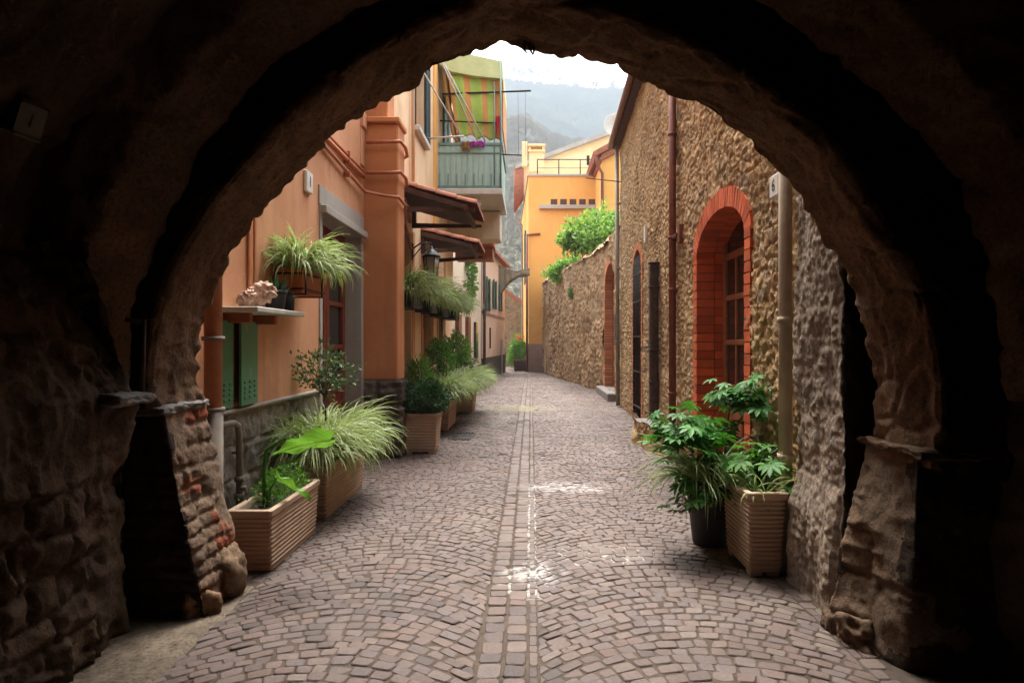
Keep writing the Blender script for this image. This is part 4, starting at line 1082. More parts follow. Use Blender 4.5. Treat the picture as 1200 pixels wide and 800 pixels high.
P = np.zeros((200, 8, 3))
for i in range(200):
    s_ = i/199
    q = np.array([2.3, 17.05])+(np.array([2.3, 21.5])-np.array([2.3, 17.05]))*s_/.25 if s_ < .25 else np.array([2.3, 21.5])+(np.array([.6, 34.5])-np.array([2.3, 21.5]))*(s_-.25)/.75
    for j in range(8):
        f_ = j/7; P[i, j] = (q[0]-.06+.66*f_, q[1]+.06*f_, 4.6+.09*math.sin(f_*PI)-(.09 if j in (0, 7) else 0))
grid_mesh('coping', P, .07*fbm(P[..., 1]*2.2, P[..., 0]*2.2, 0, 4, 88), M['gwall'], GW, dirn=(0, 0, 1), attrs={'tint': np.clip(.5+.5*fbm(P[..., 1]*3, 0, 0, 2, 4), 0, 1), 'mort': np.full((200, 8), .3)})
XRo = XR
def XR(Y): return 2.3
brick_frame(DC[0]+.25, DC[1]-.25, .3, 3.3, 3.85, .25, .45, .02, M['oldbrick'], GW, .22, .085, 9)
mb = MB(); jamb_boxes(mb, DC[0]+.25, DC[1]-.25, .28, 3.3, 3.85, .45, .2); mb.build('mortar_bed', M['soil'], GW)
mb = MB(); mb.box((XR(19)+.4, DC[0]+.1, .15), (XR(19)+.46, DC[1]-.1, 3.95)); mb.build('door', M['oldbrick'] if False else M['wood'], GW)
mb = MB(); mb.box((XR(19)-.25, DC[0]-.1, -.03), (XR(19)+.5, DC[1]+.1, .22), .03); mb.build('doorstep', M['cap'], GW)
XR = XRo
mb = MB(); mb.box((.95, 33.2, .0), (1.0, 34.4, 3.6)); mb.build('door', M['darkwood'], GW)
mb = MB(); mb.box((2.2, 17.75, 1.5), (2.34, 18.0, 2.3), .01); mb.tube([(2.27, 17.9, 1.5), (2.27, 17.9, .3)], .025, 8); mb.build('meter_box', M['rust'], GW)

# ================= orange house at the end
H4 = thing('orange_house', (2, 40, 0), 'bright orange house with roof terrace behind the garden wall', 'house')
mb = MB(); mb.prism([(-.12, 36, .0), (-.7, 50, 0), (7, 50, 0), (7, 36, 0)], (0, 0, 10.3)); mb.build('wall', M['yellow'], H4)
mb = MB(); mb.prism([(-.15, 35.96, -.03), (-.74, 50, -.03), (-.6, 50, -.03), (.9, 35.96, -.03)], (0, 0, 1.5)); mb.build('plinth', M['pinkplinth'], H4)
mb = MB(); mb.prism([(-.17, 35.93, 10.3), (-.75, 50, 10.3), (7, 50, 10.3), (7, 35.93, 10.3)], (0, 0, .1)); mb.build('terrace_edge', M['grey'], H4)
mb = MB()
for z in (10.75, 11.2): mb.tube([(.35, 36.05, z), (6, 36.05, z)], .03 if z > 11 else .015, 6)
for x in np.linspace(.35, 6, 6): mb.tube([(x, 36.05, 10.4), (x, 36.05, 11.2)], .03, 6)
mb.box((2.95, 36.0, 10.9), (3.1, 36.1, 11.4))
mb.build('railing', M['iron'], H4)
mb = MB(); mb.prism([(-.5, 41.5, 10.4), (5, 41.5, 10.4), (5, 41.5, 14.2), (-.5, 41.5, 12.2)], (0, 7, 0)); mb.build('upper_storey', M['paleyellow'], H4)
rf = MB(); rf.prism([(-.95, 41.2, 12.0), (5.2, 41.2, 14.25), (5.2, 41.2, 14.5), (-.95, 41.2, 12.25)], (0, 7.6, 0)); rf = rf.build('roof', M['grey'], H4)
mb = MB(); mb.box((-.5, 38.6, 11.5), (-.2, 38.9, 12.9), .02); mb.box((-.1, 38.6, 11.2), (.75, 39.3, 12.3), .02); mb.box((-.16, 38.5, 12.3), (.82, 39.4, 12.4), .01); mb.box((-.16, 38.5, 12.62), (.82, 39.4, 12.74), .01)
for x in (-.1, .65): mb.box((x, 38.6, 12.4), (x+.1, 39.3, 12.62))
mb.build('chimney', M['paleyellow'], rf)
mb = MB(); mb.prism([(-1.0, 41.3, 12.1), (-.45, 41.3, 12.1), (-.45, 41.3, 10.2), (-1.0, 41.3, 9.3)], (0, .25, 0))
for k in range(7): mb.tube([(-.98+.085*k, 41.25, 9.5+.12*k), (-.98+.085*k, 41.25, 12.0)], .05, 8)
mb.build('tiled_eave', M['tile'], rf)
mb = MB(); mb.tube([(-.95, 41.0, 9.3), (-.9, 41.0, 9.0), (-.55, 41, 8.6), (-.5, 41, 4), (-.5, 41, .1)], .06, 8); mb.build('drainpipe', M['metalgrey'], H4)
mb = MB(); mb.tube([(-.2, 35.9, 7.2), (-.2, 35.9, .0)], .06, 8); mb.tube([(.5, 35.9, 7.25), (-.2, 35.9, 7.2)], .06, 8); mb.build('drainpipe', M['metalred'], H4)
mb = MB(); mb.box((.45, 35.7, 8.55), (3.6, 36.0, 8.75), .01); mb.build('sill', M['grey'], H4)
mb = MB()
for k in range(5): mb.box((1.05+.5*k, 35.99, 8.78), (1.4+.5*k, 36.04, 9.1))
mb.build('slot_window', M['darkwood'], H4)
mb = MB(); mb.box((-.36, 39.2, 5.0), (-.28, 39.9, 8.0), .01); mb.build('shutter', M['shutter'], H4)
mb = MB(); mb.box((-.4, 40.6, 5.0), (-.32, 41.2, 8.0), .01); mb.build('shutter', M['shutter'], H4)
mb = MB(); mb.box((3.4, 32.6, 4.0), (7, 36.3, 10.9)); mb.build('side_wing', M['yellow'], H4)
mb = MB(); mb.prism([(2.95, 32.2, 10.55), (3.05, 32.2, 10.35), (7.3, 32.2, 12.6), (7.2, 32.2, 12.9)], (0, 4.4, 0)); mb.prism([(3.25, 32.4, 10.3), (3.35, 32.4, 10.2), (7, 32.4, 12.1), (7, 32.4, 12.4)], (0, 4.0, 0)); mb.build('wing_roof', M['tile'], rf)
mb = MB(); mb.tube([(3.1, 32.3, 10.5), (3.15, 32.4, 10.0), (3.4, 32.5, 9.6), (3.4, 32.5, 5)], .07, 8); mb.build('drainpipe', M['metalred'], H4)
mb = MB(); mb.lathe([(.02, -.12), (.4, .0), (.62, .16), (.6, .16), (.38, .02), (.02, -.08)], (0, 0, 0), 24)
bmesh.ops.transform(mb.bm, verts=mb.bm.verts, matrix=Matrix.Translation((4.05, 32.3, 11.75)) @ Matrix.Rotation(R(78), 4, 'X'))
mb.tube([(4.05, 32.5, 11.7), (4.1, 32.9, 11.3), (4.1, 32.9, 10.9)], .04, 8)
tag(mb.build('satellite_dish', M['offwhite']), 'pale round satellite dish on the tiled roof beside the stone house eave', 'satellite dish')

# ================= pink house, left of the lane's end
H5 = thing('pink_house', (-2, 32, 0), 'pale pink house with green shutters where the lane turns', 'house')
mb = MB(); mb.prism([(-1.95, 27.5, 0), (-1.38, 36, 0), (-7, 36, 0), (-7, 27.5, 0)], (0, 0, 5.5)); mb.build('wall', M['pink'], H5)
def on(Yv, off): return -1.95+.0671*(Yv-27.5)+off
mb = MB(); mb.prism([(on(27.4, .05), 27.4, -.03), (on(36, .05), 36.03, -.03), (-2.4, 36, -.03), (-2.6, 27.4, -.03)], (0, 0, .95)); mb.build('plinth', M['darkblock'], H5)
rf = MB(); rf.prism([(on(27.2, .3), 27.2, 5.45), (on(36.2, .3), 36.2, 5.45), (-7, 36.2, 7.2), (-7, 27.2, 7.2)], (0, 0, .14)); rf.build('roof', M['tile'], H5)
for a, b, z0, z1 in ((28.6, 29.4, 2.9, 4.3), (31.0, 31.7, 3.1, 4.4), (33.4, 34.1, 3.1, 4.4)):
    w_ = MB(); w_.box((on((a+b)/2, -.02), a, z0), (on((a+b)/2, .03), b, z1), .005); w_ = w_.build('window', M['glass'], H5)
    mb = MB(); mb.box((on(a, .03), a-.36, z0), (on(a, .08), a, z1), .006); mb.build('shutter', M['shutter'], w_); mb = MB(); mb.box((on(b, .03), b, z0), (on(b, .08), b+.36, z1), .006); mb.build('shutter', M['shutter'], w_)
mb = MB(); mb.box((on(30, -.02), 29.7, 1.3), (on(30, .04), 30.0, 2.2), .004); mb.build('small_window', M['glass'], H5)
mb = MB(); mb.box((on(34.6, 0), 34.0, .0), (on(34.6, .05), 35.0, 1.7), .004); mb.build('door', M['grey'], H5)
mb = MB(); mb.prism([(on(27.5, .035), 27.5, 2.75), (on(36, .035), 36, 2.75), (on(36, -.1), 36, 2.75), (on(27.5, -.1), 27.5, 2.75)], (0, 0, .09)); mb.build('string_course', M['pinkplinth'], H5)
mb = MB(); mb.tube([(-1.86, 27.4, 5.4), (-1.86, 27.4, .0)], .06, 8); mb.build('drainpipe', M['rust'], H5)
H6 = thing('beige_house', (-2, 22, 0), 'narrow beige house with climbing plants next to the flower gallery', 'house')
mb = MB(); mb.prism([(-2.2, 18.4, 0), (-1.98, 27.3, 0), (-7, 27.3, 0), (-7, 18.4, 0)], (0, 0, 6.2)); mb.build('wall', M['beige'], H6)
mb = MB(); mb.prism([(-1.9, 18.3, 6.15), (-1.7, 27.4, 6.15), (-7, 27.4, 8), (-7, 18.3, 8)], (0, 0, .14)); mb.build('roof', M['tile'], H6)
for a, z0, z1 in ((19.6, .1, 2.4), (22.0, .1, 2.4), (24.5, 1.0, 2.3)):
    w_ = MB(); w_.box((-2.2, a, z0), (-2.08+.024*(a-19), a+.9, z1), .005); w_.build('door' if z0 < .5 else 'window', M['wood'] if z0 < .5 else M['glass'], H6)
# far end: rubble house, stone arch across the lane
H7 = thing('far_stone_house', (-1, 46, 0), 'old rubble house closing the far end of the lane', 'house')
rough_strip('wall', [(.6, 45.5), (-3.2, 45.5)][::-1] if False else [(-3.2, 45.5), (.6, 45.5)][::-1], -.03, 6.0, .09, .09, lambda U, Z, P: ((lambda r: (.1*(r[0]-.4), r[1], r[2]))(rubble(U, Z, .45, .7, 141, .1))), M['fwall'], H7, hole=lambda U, Z, P: Z > 3.1+.0*U+np.clip((.6-P[..., 0])*.75, 0, 3.2))
mb = MB(); mb.prism([(.7, 45.6, 3.0), (-3.4, 45.6, 6.1), (-3.4, 45.6, 6.4), (.9, 45.6, 3.2)], (0, 6, 0)); mb.build('roof', M['tile'], H7)
mb = MB(); mb.prism([(.6, 45.7, -.03), (-3.2, 45.7, -.03), (-3.2, 45.7, 5.9), (.6, 45.7, 3.0)], (0, 5, 0)); mb.build('wall_core', M['fwall'], H7)
AB = thing('stone_street_arch', (-1, 34, 4), 'mossy stone arch spanning the lane between the pink and orange houses', 'arch')
t0 = np.linspace(0, 1, 60)
xa, xb = -1.65, -.05
prof_in = np.stack([xa+(xb-xa)*t0, 3.1+1.75*np.sqrt(np.maximum(0, 1-(1-np.clip(t0*1.05, 0, 1))**2))*1.0], 1)
prof_out = np.stack([xa+(xb-xa)*t0, np.maximum(prof_in[:, 1]+.28, 5.35-.33*np.sin(t0*PI*.75))], 1)
rings = []
for yy, w_ in ((33.2, 0), (34.1, 1)):
    rings.append((np.c_[prof_in[:, 0], np.full(60, yy), prof_in[:, 1]], np.c_[prof_out[:, 0], np.full(60, yy), prof_out[:, 1]]))
G = np.stack([rings[0][1], rings[0][0]*.33+rings[0][1]*.67, rings[0][0]*.67+rings[0][1]*.33, rings[0][0], rings[0][0]*.5+rings[1][0]*.5, rings[1][0], rings[1][1], rings[0][1]*.5+rings[1][1]*.5, rings[0][1]], 1)
grid_mesh('arch', G, .05*fbm(G[..., 0]*5, G[..., 2]*5, G[..., 1]*5, 4, 99), M['fwall'], AB, toward=(-1, 20, 2), attrs={'tint': np.clip(.5+.6*fbm(G[..., 0]*6, G[..., 2]*6, 0, 3, 9), 0, 1), 'mort': np.full((60, 9), .3)})
# ------------------------------------------------------------------ plants
def blades(n, L0, L1, sx, sy, w=.011, up=(50, 85), droop=(70, 150), seed=1, segs=7, lean=None):
    rn = np.random.default_rng(seed)
    b = np.stack([rn.uniform(-sx, sx, n), rn.uniform(-sy, sy, n), rn.uniform(-.01, .02, n)], 1)
    az = np.arctan2(b[:, 1]/max(sy, .01), b[:, 0]/max(sx, .01))+rn.normal(0, .75, n)
    L = rn.uniform(L0, L1, n); e0 = np.radians(rn.uniform(*up, n)); dr = np.radians(rn.uniform(*droop, n))
    V = np.zeros((n, segs+1, 3, 3)); st = np.zeros((n, segs+1, 3))
    p = b.copy(); h = np.stack([np.cos(az), np.sin(az)], 1); side = np.stack([-np.sin(az), np.cos(az), 0*az], 1)
    tw = rn.normal(0, .5, n)
    for k in range(segs+1):
        t = k/segs; e = e0-dr*t**1.3
        d = np.stack([h[:, 0]*np.cos(e), h[:, 1]*np.cos(e), np.sin(e)], 1)
        nrm = np.cross(side, d)
        ww = w*(1-t**2.2)*(.55+.45*min(1, t*4))+.0006
        a = tw*(.4+t); sd = side*np.cos(a)[:, None]+nrm*np.sin(a)[:, None]
        V[:, k, 0] = p-sd*ww; V[:, k, 1] = p-nrm*ww*.35*0+np.cross(d, sd)*ww*.3; V[:, k, 2] = p+sd*ww
        st[:, k, 0] = .95; st[:, k, 2] = .95; st[:, k, 1] = 0
        p = p+d*(L/segs)[:, None]
    st *= (rn.random(n) > .12)[:, None, None]
    i = np.arange(n*(segs+1)*3).reshape(n, segs+1, 3)
    q = np.concatenate([np.stack([i[:, :-1, c], i[:, :-1, c+1], i[:, 1:, c+1], i[:, 1:, c]], -1).reshape(-1, 4) for c in (0, 1)])
    rnd = np.repeat(rn.random(n), (segs+1)*3)
    if lean is not None: V = V+np.asarray(lean)*(V[..., 2:3].clip(0))
    return V.reshape(-1, 3), q, rnd, st.ravel()
def grass_plant(name, loc, label, n, L0, L1, sx, sy, m='varieg', seed=1, group=None, cat='plant', **kw):
    V, q, r_, s_ = blades(n, L0, L1, sx, sy, seed=seed, **kw)
    o = mesh_np(name, V, q, M[m], None, True, {'rnd': r_, 'stripe': s_}); o.location = loc
    return tag(o, label, cat, group)
def leaf_cloud(C, D, size, seed, asp=.45, fold=.25):
    """C centres, D growth directions -> folded pointed leaves (6 verts)"""
    rn = np.random.default_rng(seed); n = len(C)
    D = D/np.linalg.norm(D, axis=1, keepdims=True)
    r = rn.normal(size=(n, 3)); s = np.cross(D, r); s /= np.linalg.norm(s, axis=1, keepdims=True); u = np.cross(s, D)
    L = size*rn.uniform(.6, 1.25, n)[:, None]; w = L*asp
    V = np.stack([C, C+D*L*.35+s*w*.5+u*L*fold*.3, C+D*L*.72+s*w*.36+u*L*fold*.2, C+D*L-u*L*.1, C+D*L*.72-s*w*.36+u*L*fold*.2, C+D*L*.35-s*w*.5+u*L*fold*.3, C+D*L*.45-u*L*.02], 1)
    i = np.arange(n*7).reshape(n, 7)
    t = np.concatenate([i[:, [0, 1, 6]], i[:, [1, 2, 6]], i[:, [2, 3, 6]], i[:, [3, 4, 6]], i[:, [4, 5, 6]], i[:, [5, 0, 6]]])
    return V.reshape(-1, 3), t, np.repeat(rn.random(n), 7)
def crown_points(n, rad, seed, shell=.35, lump=.35, freq=2., gap=.0):
    rn = np.random.default_rng(seed); out = []
    tot = 0
    while tot < n:
        d = rn.normal(size=(n*2, 3)); d /= np.linalg.norm(d, axis=1, keepdims=True)
        f = 1+lump*fbm(d[:, 0]*freq+seed, d[:, 1]*freq, d[:, 2]*freq, 3, seed)
        rr = (shell+(1-shell)*rn.random(len(d))**.5)*f
        p = d*rr[:, None]
        k = fbm(p[:, 0]*3.1+9, p[:, 1]*3.1, p[:, 2]*3.1, 3, seed+3) > gap-.25
        out.append(np.c_[p*np.asarray(rad), d][k]); tot += k.sum()
    a = np.concatenate(out)[:n]
    return a[:, :3], a[:, 3:]
def stem_mesh(tips, base, r0, seed, n_main=5):
    rn = random.Random(seed); mb = MB(); base = Vector(base)
    for tp in tips:
        tp = Vector(tp); mid = base.lerp(tp, .5)+Vector((rn.uniform(-.08, .08), rn.uniform(-.08, .08), rn.uniform(0, .1)))*(tp-base).length
        mb.tube([base, base.lerp(mid, .5)+Vector((0, 0, .04))*(tp-base).length, mid, tp], [r0, r0*.8, r0*.6, r0*.25], 6)
    return mb
def bush(name, loc, label, cat, rad, n, size, m, seed, stem_h=0., asp=.5, r0=.012, group=None, lump=.35, gap=0., outd=.6, shell=.35):
    T = thing(name, loc, label, cat, group)
    C, d = crown_points(n, rad, seed, lump=lump, gap=gap, shell=shell)
    rn = np.random.default_rng(seed+50)
    D = d*outd+rn.normal(size=d.shape)*.6+np.array([0, 0, .25])
    V, t_, r_ = leaf_cloud(C, D, size, seed, asp)
    # outer sprays are lighter than the inside leaves
    out_tone = np.repeat(np.clip(np.linalg.norm(C/np.asarray(rad), axis=1), 0, 1.4)*.45, 7)
    r_ = np.clip(r_*.6+out_tone-.05, 0, 1)
    V = V+np.array([loc[0], loc[1], loc[2]+stem_h+rad[2]*.9])
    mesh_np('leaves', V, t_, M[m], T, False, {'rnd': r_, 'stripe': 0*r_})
    k = np.random.default_rng(seed+9).choice(len(C), 14, replace=False)
    tips = [C[i]*.85+np.array([loc[0], loc[1], loc[2]+stem_h+rad[2]*.9]) for i in k]
    if stem_h > .1:
        mb = stem_mesh(tips, (loc[0], loc[1], loc[2]+stem_h*.95), r0*.7, seed)
        mb.tube([(loc[0], loc[1], loc[2]-.03), (loc[0]+.01, loc[1], loc[2]+stem_h*.5), (loc[0], loc[1], loc[2]+stem_h)], [r0*1.2, r0, r0*.8], 8)
    else: mb = stem_mesh(tips, loc, r0, seed)
    mb.build('stems', M['bark'], T)
    return T
# ------------------------------------------------------------------ planters
def planter(name, loc, lx, ly, h, label, m='terra', ribs=11, taper=.86, feet=True, group=None, rot=0., soil=.05, cat='planter'):
    T = thing(name, loc, label, cat, group)
    bm = bmesh.new(); rings = []
    def ring(sx, sy, z, c=.012):
        p = [(sx-c, -sy), (sx, -sy+c), (sx, sy-c), (sx-c, sy), (-sx+c, sy), (-sx, sy-c), (-sx, -sy+c), (-sx+c, -sy)]
        ca, sa = math.cos(rot), math.sin(rot)
        return [bm.verts.new((loc[0]+x*ca-y*sa, loc[1]+x*sa+y*ca, loc[2]+z)) for x, y in p]
    z0 = .03 if feet else 0.
    def dims(z): k = taper+(1-taper)*(z/h); return lx/2*k, ly/2*k
    sx, sy = dims(z0); rings.append(ring(sx-.01, sy-.01, z0)); rings.append(ring(sx, sy, z0+.008))
    zr0, zr1 = z0+.03, h-.055
    for k in range(ribs):
        za, zb_ = zr0+(zr1-zr0)*k/ribs, zr0+(zr1-zr0)*(k+1)/ribs; dz = zb_-za
        for f_, o_ in ((.0, -.004), (.22, .004), (.7, .006), (.88, -.003)):
            sx, sy = dims(za+dz*f_); rings.append(ring(sx+o_, sy+o_, za+dz*f_))
    for z, o_ in ((h-.05, .004), (h-.045, .012), (h-.006, .013), (h, .006), (h, -.022), (h-.008, -.028), (h-soil-.03, -.034)):
        sx, sy = dims(z); rings.append(ring(sx+o_, sy+o_, z))
    for a, b in zip(rings, rings[1:]):
        for i in range(8): bm.faces.new((a[i], a[(i+1) % 8], b[(i+1) % 8], b[i]))
    bm.faces.new(rings[0][::-1])
    me = bpy.data.meshes.new('body'); bm.to_mesh(me); bm.free(); bmesh.ops
    link('body', me, M[m], T)
    if feet:
        sx, sy = dims(0)
        Mx = Matrix.Translation(loc) @ Matrix.Rotation(rot, 4, 'Z')
        for ax in (-1, 1):
            for ay in (-1, 1):
                mb = MB(); mb.box((ax*sx*.97-(.09 if ax > 0 else 0), ay*sy*.97-(.09 if ay > 0 else 0), 0), (ax*sx*.97+(.09 if ax < 0 else 0), ay*sy*.97+(.09 if ay < 0 else 0), z0+.004), .006, M=Mx)
                mb.build('foot', M[m], T)
    sx, sy = dims(h)
    sx -= .025; sy -= .025
    P_ = np.stack(np.meshgrid(np.linspace(-sx, sx, 24), np.linspace(-sy, sy, 24), indexing='ij')+[np.zeros((24, 24))], -1)
    P_[..., 2] = h-soil+.018*fbm(P_[..., 0]*16, P_[..., 1]*16, 0, 4, int(abs(loc[1])*31))
    ca, sa = math.cos(rot), math.sin(rot)
    Q_ = P_.copy(); Q_[..., 0] = P_[..., 0]*ca-P_[..., 1]*sa; Q_[..., 1] = P_[..., 0]*sa+P_[..., 1]*ca
    grid_mesh('soil', Q_+np.array(loc), None, M['soil'], T, dirn=(0, 0, 1))
    return T
GL = 'ribbed terracotta planters along the lane'
planter('planter', (-1.935, 5.23, 0), .29, 1.07, .44, 'long ribbed terracotta trough nearest the left pillar, with low weeds', group=GL, taper=.9, feet=False)
planter('planter', (-2.03, 6.82, 0), .40, 1.45, .48, 'long ribbed terracotta trough under the big striped grass mound', group=GL, taper=.92, feet=False)
planter('planter', (-1.575, 9.92, 0), .5, .5, .575, 'square ribbed terracotta pot holding the round dark green bush', group=GL, taper=.84)
planter('planter', (-1.66, 12.75, 0), .42, 1.3, .56, 'long terracotta trough behind the square bush pot', group=GL, taper=.9, ribs=9)
planter('planter', (-1.52, 15.6, 0), .5, 1.0, .56, 'farthest terracotta trough in the left row, below striped grass', group=GL, taper=.88, ribs=8)
planter('planter', (1.595, 4.9, 0), .255, .62, .585, 'tall ribbed terracotta planter beside the roughcast pier on the right', group=GL, taper=.84, ribs=15)
rp = thing('round_pot', (1.42, 5.42, 0), 'tall dark round pot behind the ribbed planter on the right', 'pot')
mb = MB(); mb.lathe([(.125, 0), (.135, .02), (.165, .3), (.19, .5), (.205, .52), (.205, .56), (.19, .565), (.178, .55), (.17, .5)], (1.42, 5.42, 0), 28); mb.build('body', plain('dark_glazed_pot', (.035, .03, .028), .5, 0, .3, 8, .2), rp)
mb = MB(); mb.lathe([(.18, .505), (.18, .515), (.05, .53)], (1.42, 5.42, 0), 20); mb.build('soil', M['soil'], rp)
# ------------------------------------------------------------------ plants, left row
grass_plant('striped_grass', (-2.04, 6.72, .46), 'big mound of white striped grass arching out of the second long trough', 2100, .36, .82, .16, .58, seed=3, w=.0105, up=(40, 89), droop=(85, 175))
bush('small_shrub', (-2.02, 6.7, .5), 'small open shrub on a thin stem rising above the striped grass', 'shrub', (.27, .3, .24), 620, .052, 'olive', 12, stem_h=.58, asp=.5, r0=.01, lump=.5, gap=.1)
# weeds in the near trough: fine sprays
bush('trough_weeds', (-1.95, 5.32, .38), 'low bright green weeds growing in the near trough', 'plant', (.14, .44, .13), 1500, .028, 'lush', 22, asp=.5, r0=.004, lump=.4, gap=.05)
AR = thing('arum_plant', (-1.93, 5.0, .4), 'young arum with one big lime green leaf standing in the near trough', 'plant')
def big_leaf(base, tip, w, seed, parent, name='leaf', roll=.0, cup=.12, lobes=.12):
    base, tip = Vector(base), Vector(tip); ax = (tip-base); L = ax.length; ax.normalize()
    side = ax.cross(Vector((0, 0, 1))).normalized(); nrm = side.cross(ax)
    side, nrm = side*math.cos(roll)+nrm*math.sin(roll), nrm*math.cos(roll)-side*math.sin(roll)
    k, q = 70, 36; P_ = np.zeros((k+1, q+1, 3))
    for i in range(k+1):
        t_ = i/k; ww = w*max(0, math.sin(PI*min(1, t_*.9+.1)**.75))**.75*(1-t_**5)
        for j in range(q+1):
            s_ = j/q*2-1
            p = base+ax*(L*(t_-lobes*abs(s_)*(1-t_)**3))+side*(ww*s_)+nrm*(cup*L*(abs(s_)**1.5)*(1-t_)+.02*math.sin(t_*14+s_*2)*abs(s_)-.10*L*t_*t_-.012*(1-min(1, abs(s_)*8)))
            P_[i, j] = p[:]
    tt_, ss_ = np.meshgrid(np.linspace(0, 1, k+1), np.abs(np.linspace(-1, 1, q+1)), indexing='ij')
    fr_ = (tt_-.4*ss_)*9; fr_ = np.abs(fr_-np.round(fr_))
    vein_ = np.clip(np.maximum(1-ss_*9, (1-fr_*7)*.6), 0, 1)
    o = grid_mesh(name, P_, None, M['biglf'], parent, dirn=(0, 0, 1), attrs={'rnd': np.clip(.5+.4*fbm(P_[..., 0]*14, P_[..., 1]*14, P_[..., 2]*14, 3, seed), 0, 1), 'stripe': vein_})
    return o
big_leaf((-1.36, 4.62, .93), (-1.75, 4.62, .87), .095, 1, AR, roll=-.75)
big_leaf((-1.86, 5.0, .6), (-1.58, 4.96, .48), .05, 2, AR, roll=.5)
mb = MB()
mb.tube([(-1.93, 5.0, .36), (-1.95, 4.98, .62), (-1.9, 4.9, .82), (-1.7, 4.72, .93), (-1.36, 4.62, .93)], [.016, .014, .011, .008, .005], 8)
mb.tube([(-1.95, 5.02, .36), (-1.96, 5.02, .55), (-1.95, 5.03, .78)], [.02, .018, .003], 8)
mb.tube([(-1.92, 5.0, .36), (-1.91, 5.0, .52), (-1.86, 5.0, .6)], [.012, .01, .006], 8)
mb.build('stem', M['lush'], AR)
bush('round_bush', (-1.575, 9.92, .54), 'clipped round dark green bush in the square terracotta pot', 'bush', (.37, .38, .26), 5200, .045, 'box', 31, asp=.55, lump=.16, r0=.012, outd=1., gap=-.3)
grass_plant('striped_grass', (-1.6, 12.5, .54), 'striped grass spilling over the trough behind the round bush', 1500, .38, .8, .2, .6, 'varieg', seed=5, w=.014, up=(52, 90), droop=(90, 185))
grass_plant('striped_grass', (-1.45, 15.5, .54), 'striped grass in the farthest left trough', 1200, .42, .82, .22, .45, 'varieg', seed=6, w=.017, up=(55, 90), droop=(90, 185))
grass_plant('striped_grass', (-1.5, 13.9, .5), 'taller striped grass between the two farthest troughs', 1100, .45, .95, .2, .42, 'varieg', seed=16, w=.015, up=(58, 90), droop=(90, 180))
bush('potted_conifer', (-1.85, 11.2, .55), 'feathery green plant in a small pot against the cream house', 'plant', (.2, .2, .42), 2600, .06, 'lush', 41, asp=.2, r0=.01, lump=.4)
rp = thing('clay_pot', (-1.85, 11.2, 0), 'round clay pot on a stand under the feathery green plant', 'pot'); mb = MB(); mb.lathe([(.13, .0), (.13, .05), (.16, .3), (.2, .56), (.215, .56), (.215, .62), (.19, .62), (.18, .56)], (-1.85, 11.2, 0), 20); mb.build('body', M['terra'], rp)
bush('leafy_shrub', (-1.75, 13.2, .6), 'wide leafy green shrub behind the trough of striped grass', 'shrub', (.25, .42, .34), 1300, .085, 'lush', 42, asp=.3, stem_h=.42, r0=.014, lump=.4)
bush('leafy_shrub', (-1.7, 15.6, .6), 'leafy shrub above the farthest trough, by the drain strip', 'shrub', (.3, .42, .34), 1300, .09, 'lush', 43, asp=.3, stem_h=.5, r0=.014, lump=.4)
bush('leafy_shrub', (-1.7, 17.4, .3), 'small green shrub on the ground past the last trough', 'shrub', (.3, .4, .4), 1800, .085, 'olive', 44, asp=.35, stem_h=.2, r0=.014, lump=.4)
# ------------------------------------------------------------------ window boxes
def window_box(loc, ly, lx, h, label, m, g_='flower boxes hung on the left house fronts', metal=True):
    T = thing('flower_box', loc, label, 'flower box', g_)
    x, y, z = loc
    bm_ = MB(); wt = .012
    for lo, hi in (((x-lx/2, y-ly/2, z), (x+lx/2, y+ly/2, z+.012)), ((x-lx/2, y-ly/2, z+.012), (x-lx/2+wt, y+ly/2, z+h)), ((x+lx/2-wt, y-ly/2, z+.012), (x+lx/2, y+ly/2, z+h)),
                   ((x-lx/2+wt, y-ly/2, z+.012), (x+lx/2-wt, y-ly/2+wt, z+h)), ((x-lx/2+wt, y+ly/2-wt, z+.012), (x+lx/2-wt, y+ly/2, z+h))): bm_.box(lo, hi, .002)
    bm_.build('body', M[m], T)
    s_ = MB(); s_.box((x-lx/2+.012, y-ly/2+.012, z+h-.08), (x+lx/2-.012, y+ly/2-.012, z+h-.04), .004); s_.build('soil', M['soil'], T)
    s_ = MB()
    for yy in (y-ly*.38, y+ly*.38):
        s_.box((x-lx/2-.14, yy-.01, z-.012), (x+lx/2+.01, yy+.01, z-.001)); s_.box((x+lx/2+.002, yy-.01, z-.01), (x+lx/2+.012, yy+.01, z+h*.8)); s_.box((x-lx/2-.14, yy-.01, z-.25), (x-lx/2-.12, yy+.01, z+h))
    for zz in (z+.03, z+h*.75): s_.box((x+lx/2+.003, y-ly/2-.015, zz), (x+lx/2+.011, y+ly/2+.015, zz+.015)); s_.box((x-lx/2, y-ly/2-.015, zz), (x+lx/2, y-ly/2-.005, zz+.015))
    s_.build('bracket', M['iron'], T)
    return T
window_box((-2.13, 6.35, 2.03), .62, .22, .22, 'red-brown flower box on an iron bracket beside the grey door', 'terra2')
grass_plant('spider_plant', (-2.13, 6.35, 2.22), 'pale spider plant bursting from the red-brown flower box by the grey door', 560, .3, .64, .09, .28, seed=21, w=.0095, up=(30, 88), droop=(80, 165), lean=(.1, .0, 0))
specs = [((-1.9, 10.6, 2.12), 'dark flower box under the first tiled hood, beside the pilaster', 'spider plant in the dark box right beside the pilaster'),
         ((-1.88, 12.35, 2.12), 'dark flower box below the lantern', 'spider plant in the box below the lantern'),
         ((-1.86, 13.9, 2.1), 'dark flower box under the lower tiled hood', 'spider plant trailing under the lower tiled hood'),
         ((-1.82, 15.6, 2.1), 'dark flower box under the green balcony', 'spider plant trailing from the box under the green balcony')]
